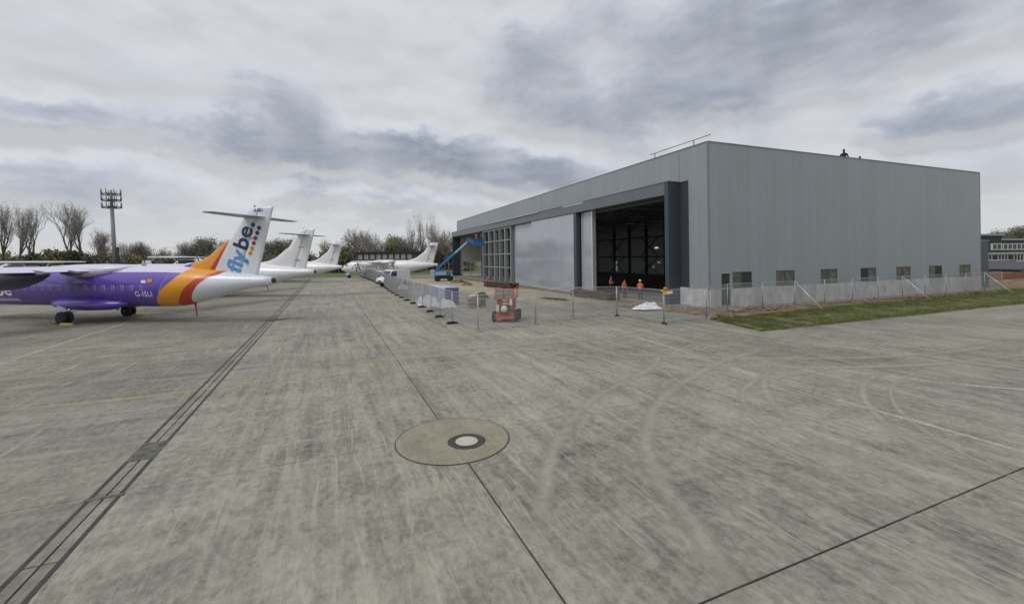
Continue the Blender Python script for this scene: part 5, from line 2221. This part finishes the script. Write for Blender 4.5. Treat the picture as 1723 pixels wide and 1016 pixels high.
for i in range(9):
    for j in range(4):
        for z in range(4 - (1 if (i * 7 + j) % 5 == 0 else 0)):
            b = MB()
            b.box(i * .62, i * .62 + .58, j * .4, j * .4 + .37, .1 + z * .3, .1 + z * .3 + .28)
            b.build('brick_pack', 'brick', bp)
ex = thing('mini_digger', 'orange red mini digger by the brick pallet at the right edge', 'digger', (68.6, 56.6, 0), .4)
b = MB()
b.box(-1, 1, -.7, -.35, .0, .5)
b.box(-1, 1, .35, .7, .0, .5)
b.build('track', 'rubber', ex)
b = MB()
b.box(-.8, .7, -.6, .6, .55, 1.15)
b.build('body', 'lift_orange', ex)
b = MB()
b.box(-.1, .65, -.5, .5, 1.15, 2.2)
b.build('cab', 'cabin_glass', ex)
b = MB()
b.bar((-.7, 0, 1.0), (-1.7, 0, 2.0), .22, .25)
b.bar((-1.7, 0, 2.0), (-2.4, 0, .8), .18, .2)
b.build('arm', 'lift_orange', ex)
height_strip('soil', (55, 47.5), (84, 59), (54, 58), (80, 72), 50, 24, lambda u, v, x, y: -.05 + .55 * math.sin(math.pi * v) * math.sin(math.pi * u) * (.6 + .8 * fbm(x, y, .25, 8)) + .05 * fbm(x, y, 1.2, 3), 'soil')

bs_ = thing('brown_shed', 'long low brown building with flat roof beyond the far aircraft', 'building', (-46, 140, 0), -.05)
b = MB()
b.box(-4, 15, 0, 9, 0, 6.2)
b.build('wall', 'brown_clad', bs_)
b = MB()
b.box(-4.6, 15.6, -.6, 9.6, 6.2, 6.7)
b.build('roof', 'dark_metal', bs_)
for k in range(9):
    b = MB()
    b.box(-3.2 + k * 2, -1.9 + k * 2, -.08, -.01, 4.2, 5.8)
    b.build('window', 'tail_grey', bs_)

# ------------------------------------------------------------------ trees
def grow(seed, height, levels, spread, trunk_r, up=.25, fork=3, first=.35, curve=.12, nside=4):
    """recursive bare tree: returns limb segments per level, and twig tips"""
    r_ = random.Random(seed)
    segs_, tips = [], []

    def branch(p, d, ln, rad, lv):
        steps = 3 if lv < 2 else 2
        for k in range(steps):
            d2 = (d + Vector((r_.gauss(0, curve), r_.gauss(0, curve), r_.gauss(0, curve) + up * .12))).normalized()
            q = p + d2 * ln / steps
            segs_.append((p.copy(), q.copy(), rad * (1 - .22 * k / steps), rad * (1 - .22 * (k + 1) / steps), lv))
            p, d = q, d2
            if lv >= 1 and lv < levels - 1 and k < steps - 1:
                side(p, d, ln * r_.uniform(.45, .7), rad * .5, lv + 1)
        if lv >= levels - 1:
            tips.append(p.copy())
            return
        for k in range(fork if lv else fork + 1):
            side(p, d, ln * r_.uniform(.62, .82), rad * r_.uniform(.46, .60), lv + 1)

    def side(p, d, ln, rad, lv):
        a = r_.uniform(0, 2 * math.pi)
        u_ = d.orthogonal().normalized()
        w_ = d.cross(u_)
        t_ = r_.uniform(.55, 1.25) * spread
        nd = (d * math.cos(t_) + (u_ * math.cos(a) + w_ * math.sin(a)) * math.sin(t_) + Vector((0, 0, up))).normalized()
        branch(p, nd, ln, rad, lv)
    branch(Vector((0, 0, 0)), Vector((0, 0, 1)), height * first, trunk_r, 0)
    top_z = max(s[1].z for s in segs_)
    k = height / top_z
    return [(a * k, c * k, r0, r1, lv) for a, c, r0, r1, lv in segs_], [t_ * k for t_ in tips]


def seg_mesh(name, segs_, mat, minr=.012):
    """three- or five-sided sticks from limb segments"""
    vs, fs = [], []
    for a, c, r0, r1, lv in segs_:
        n_ = 6 if lv < 2 else 3
        d = (c - a).normalized()
        u_ = d.orthogonal().normalized()
        w_ = d.cross(u_)
        o = len(vs)
        for p, r in ((a, max(r0, minr)), (c, max(r1, minr * .8))):
            for i in range(n_):
                t_ = 2 * math.pi * i / n_
                vs.append(p + (u_ * math.cos(t_) + w_ * math.sin(t_)) * r)
        for i in range(n_):
            j = (i + 1) % n_
            fs.append((o + i, o + j, o + j + n_, o + i + n_))
    me = bpy.data.meshes.new(name)
    me.from_pydata([tuple(v) for v in vs], [], fs)
    me.materials.append(M[mat])
    me.polygons.foreach_set('use_smooth', [True] * len(fs))
    return me


def leaf_cloud(name, centres, n, rad, size, mat, seed, aspect=.6):
    rg = np.random.RandomState(seed)
    C_ = np.array([tuple(c) for c in centres])
    idx = rg.randint(0, len(C_), n)
    P_ = C_[idx] + rg.randn(n, 3) * rad
    a = rg.randn(n, 3)
    a /= np.linalg.norm(a, axis=1)[:, None]
    b_ = rg.randn(n, 3)
    b_ -= (a * b_).sum(1)[:, None] * a
    b_ /= np.linalg.norm(b_, axis=1)[:, None]
    s = (size * (.5 + rg.rand(n)))[:, None]
    Q = np.stack([P_ - a * s, P_ + b_ * s * aspect, P_ + a * s, P_ - b_ * s * aspect], 1)
    return tri_mesh(name, Q, mat, 4)


TREES = []


def bare_proto(seed, height, levels, spread, tr, up, fork, first, mat, tw='twig', ivy=False, leafy=None, haze=2600):
    segs_, tips = grow(seed, height, levels, spread, tr, up, fork, first)
    trunk = seg_mesh('trunk', [s for s in segs_ if s[4] <= 1], mat)
    crown = seg_mesh('crown', [s for s in segs_ if s[4] > 1], tw, .013)
    extra = []
    if haze:
        extra.append(('twigs', leaf_cloud('twigs', tips, haze, .35, .42, tw, seed + 1, .030)))
    if ivy:
        extra.append(('ivy', leaf_cloud('ivy', [s[0].lerp(s[1], f) for s in segs_ if s[4] == 0 for f in (.1, .3, .5, .7, .9)], 2600, .75, .28, 'ivy', seed)))
    if leafy:
        extra.append(('foliage', leaf_cloud('foliage', tips, leafy[1], leafy[2], leafy[3], leafy[0], seed)))
    return [('trunk', trunk), ('crown', crown)] + extra


def plant(name, proto, label, cat, loc, rz, s, group):
    t = thing(name, label, cat, loc, rz, group)
    t.scale = s if isinstance(s, tuple) else (s, s, s)
    for nm, me in proto:
        o = link(nm, me, t)
        if nm in ('twigs', 'foliage', 'ivy'):
            o['kind'] = 'stuff'
    return t


BIG = [bare_proto(11, 20, 7, .44, .46, .34, 2, .33, 'bark', ivy=True),
       bare_proto(23, 22, 7, .34, .40, .42, 2, .36, 'bark', ivy=False),
       bare_proto(37, 20, 7, .46, .44, .34, 2, .31, 'bark', ivy=True),
       bare_proto(41, 18, 6, .46, .36, .30, 3, .30, 'bark_pale', ivy=False, leafy=('olive_leaf', 1500, .5, .13))]
POP = bare_proto(53, 22, 6, .26, .26, .55, 2, .22, 'bark_pale', 'twig', haze=2200)
SMALL = [bare_proto(61, 10, 5, .6, .2, .25, 3, .25, 'bark', leafy=('olive_leaf', 900, .5, .16), haze=700),
         bare_proto(67, 10, 5, .55, .2, .25, 4, .22, 'bark', leafy=('green_leaf', 2200, .6, .18), haze=300),
         bare_proto(71, 10, 6, .55, .2, .25, 3, .22, 'bark_pale', haze=900),
         bare_proto(73, 10, 5, .5, .22, .25, 4, .2, 'bark', leafy=('dark_leaf', 1700, .65, .17), haze=500)]


def px2x(px, Y):
    return (px - 861.5) / 737.0 * Y


# solitary trees on the left: picture x of the trunk, distance, prototype, height factor
LB = ['tall bare tree at the left edge with a straight dark trunk', 'tall bare tree second from the left edge, fine upswept twigs',
      'bare spreading tree with ivy covered trunk, left of the green bush', 'tall bare tree with ivy trunk, directly left of the antenna mast',
      'slender bare tree close right of the ivy tree, left of the antenna mast', 'lower rounded tree with brownish buds beside the antenna mast']
for (px, Y, pr, sc_, rz), lb in zip([(2, 140, 1, 1.10, .3), (22, 145, 1, 1.10, 2.2), (60, 140, 0, 1.10, 1.0), (128, 140, 2, 1.20, .5), (147, 145, 1, 1.08, 4.0), (158, 138, 3, .86, 2.0)], LB):
    plant('bare_tree', BIG[pr], lb, 'tree', (px2x(px, Y), Y, 0), rz, sc_, 'bare trees beyond the airfield')
# poplar group near the hangar
for k, (px, Y, sc_) in enumerate(((699, 165, .88), (709, 168, 1.02), (719, 166, .98), (728, 170, .82))):
    plant('poplar_tree', POP, '%s bare upright poplar from the left in the tall clump beside the hangar' % ORD[k], 'tree', (px2x(px, Y), Y, 0), k * 1.3, (sc_ * .8, sc_ * .8, sc_), 'poplars left of the hangar')
rr = random.Random(17)
# smaller trees along the boundary
names = ['small olive budding tree in the boundary row', 'small fresh green tree in the boundary row', 'small bare pale tree in the boundary row', 'small dark green tree in the boundary row']
rowdef = [(178, 0, 1.0), (205, 2, 1.15), (222, 2, 1.25), (240, 0, 1.15), (258, 2, 1.1), (275, 0, .9), (292, 2, 1.1), (306, 2, 1.15), (320, 3, .95), (334, 0, 1.05), (346, 3, 1.25), (362, 2, 1.2), (376, 0, 1.1),
          (392, 3, 1.1), (455, 3, 1.15), (466, 0, 1.1), (478, 3, 1.2), (492, 0, 1.15), (548, 0, 1.1), (560, 0, .95), (582, 1, .95), (592, 0, 1.1), (604, 2, 1.35), (617, 2, 1.5), (632, 2, 1.6), (641, 0, 1.2), (652, 1, 1.05),
          (662, 1, 1.25), (672, 1, 1.1), (684, 3, 1.05), (690, 2, 1.3), (700, 2, 1.2), (738, 0, 1.1), (748, 0, 1.4), (756, 2, 1.5), (768, 3, 1.2)]
cnt = [0, 0, 0, 0]
for px, pr, sc_ in rowdef:
    Y = rr.uniform(150, 172)
    cnt[pr] += 1
    plant('boundary_tree', SMALL[pr], '%s, %s such from the left' % (names[pr], ORD[cnt[pr] - 1]), 'tree', (px2x(px, Y), Y, 0), rr.uniform(0, 6), sc_ * rr.uniform(.95, 1.08), 'small trees along the far boundary')


# thicket: leafless shrubs standing close together
def shrub_proto(seed, mat, n=2600, sz=.26):
    rg = random.Random(seed)
    cs = []
    for k in range(26):
        a, r = rg.uniform(0, 6.28), rg.uniform(0, 2.6)
        cs.append(Vector((r * math.cos(a), r * .7 * math.sin(a), rg.uniform(.4, 5.4 - r * .8))))
    segs_ = []
    for c in cs:
        segs_.append((Vector((c.x * .3, c.y * .3, 0)), c, .07, .03, 2))
        for q in range(5):
            segs_.append((c, c + Vector((rg.gauss(0, .5), rg.gauss(0, .5), rg.uniform(.2, 1.3))), .03, .015, 3))
    return [('crown', leaf_cloud('crown', cs, n, .62, sz, mat, seed)), ('stem', seg_mesh('stem', segs_, 'bark'))]


SH = [shrub_proto(81, 'thicket'), shrub_proto(83, 'thicket'), shrub_proto(85, 'olive_leaf'), shrub_proto(87, 'thicket', 3000, .24)]
px = -60
k = 0
while px < 790:
    for row, Y0 in ((0, 176), (1, 150)):
        Y = Y0 + rr.uniform(-5, 5)
        pr = 2 if (70 < px < 135 and row) or (rr.random() < .18) else rr.choice((0, 1, 3))
        if row == 1 and 655 < px < 775:
            continue
        s = rr.uniform(1.15, 1.5) if row == 0 else rr.uniform(.95, 1.25)
        if row == 1 and 70 < px < 130:
            s = 1.45
        plant('thicket_shrub', SH[pr], ['dark brown leafless shrub in the long thicket beyond the airfield', 'olive brown budding shrub in the long thicket beyond the airfield'][pr == 2], 'shrub',
              (px2x(px + row * 7, Y), Y, 0), rr.uniform(0, 6), (s, s, s * rr.uniform(.9, 1.1)), ['dark thicket shrubs', 'olive thicket shrubs'][pr == 2])
    px += 15
BB = shrub_proto(91, 'bright_bush', 3200, .2)
plant('green_bush', BB, 'bright green rounded bush near the left edge, behind the small aircraft', 'bush', (px2x(62, 118), 118, 0), 0, (1.0, 1.0, .95), None)
# trees over the green building
for px, Y, pr, s in ((1668, 190, 3, 1.2), (1680, 190, 0, 1.3), (1692, 195, 3, 1.25), (1712, 190, 3, 1.4), (1722, 195, 3, 1.45), (1738, 190, 2, 1.5)):
    plant('boundary_tree', SMALL[pr], 'distant tree top over the green building, %s from the left' % ORD[(1668, 1680, 1692, 1712, 1722, 1738).index(px)], 'tree', (px2x(px, Y), Y, 0), px, s * 1.05, 'trees behind the green building')
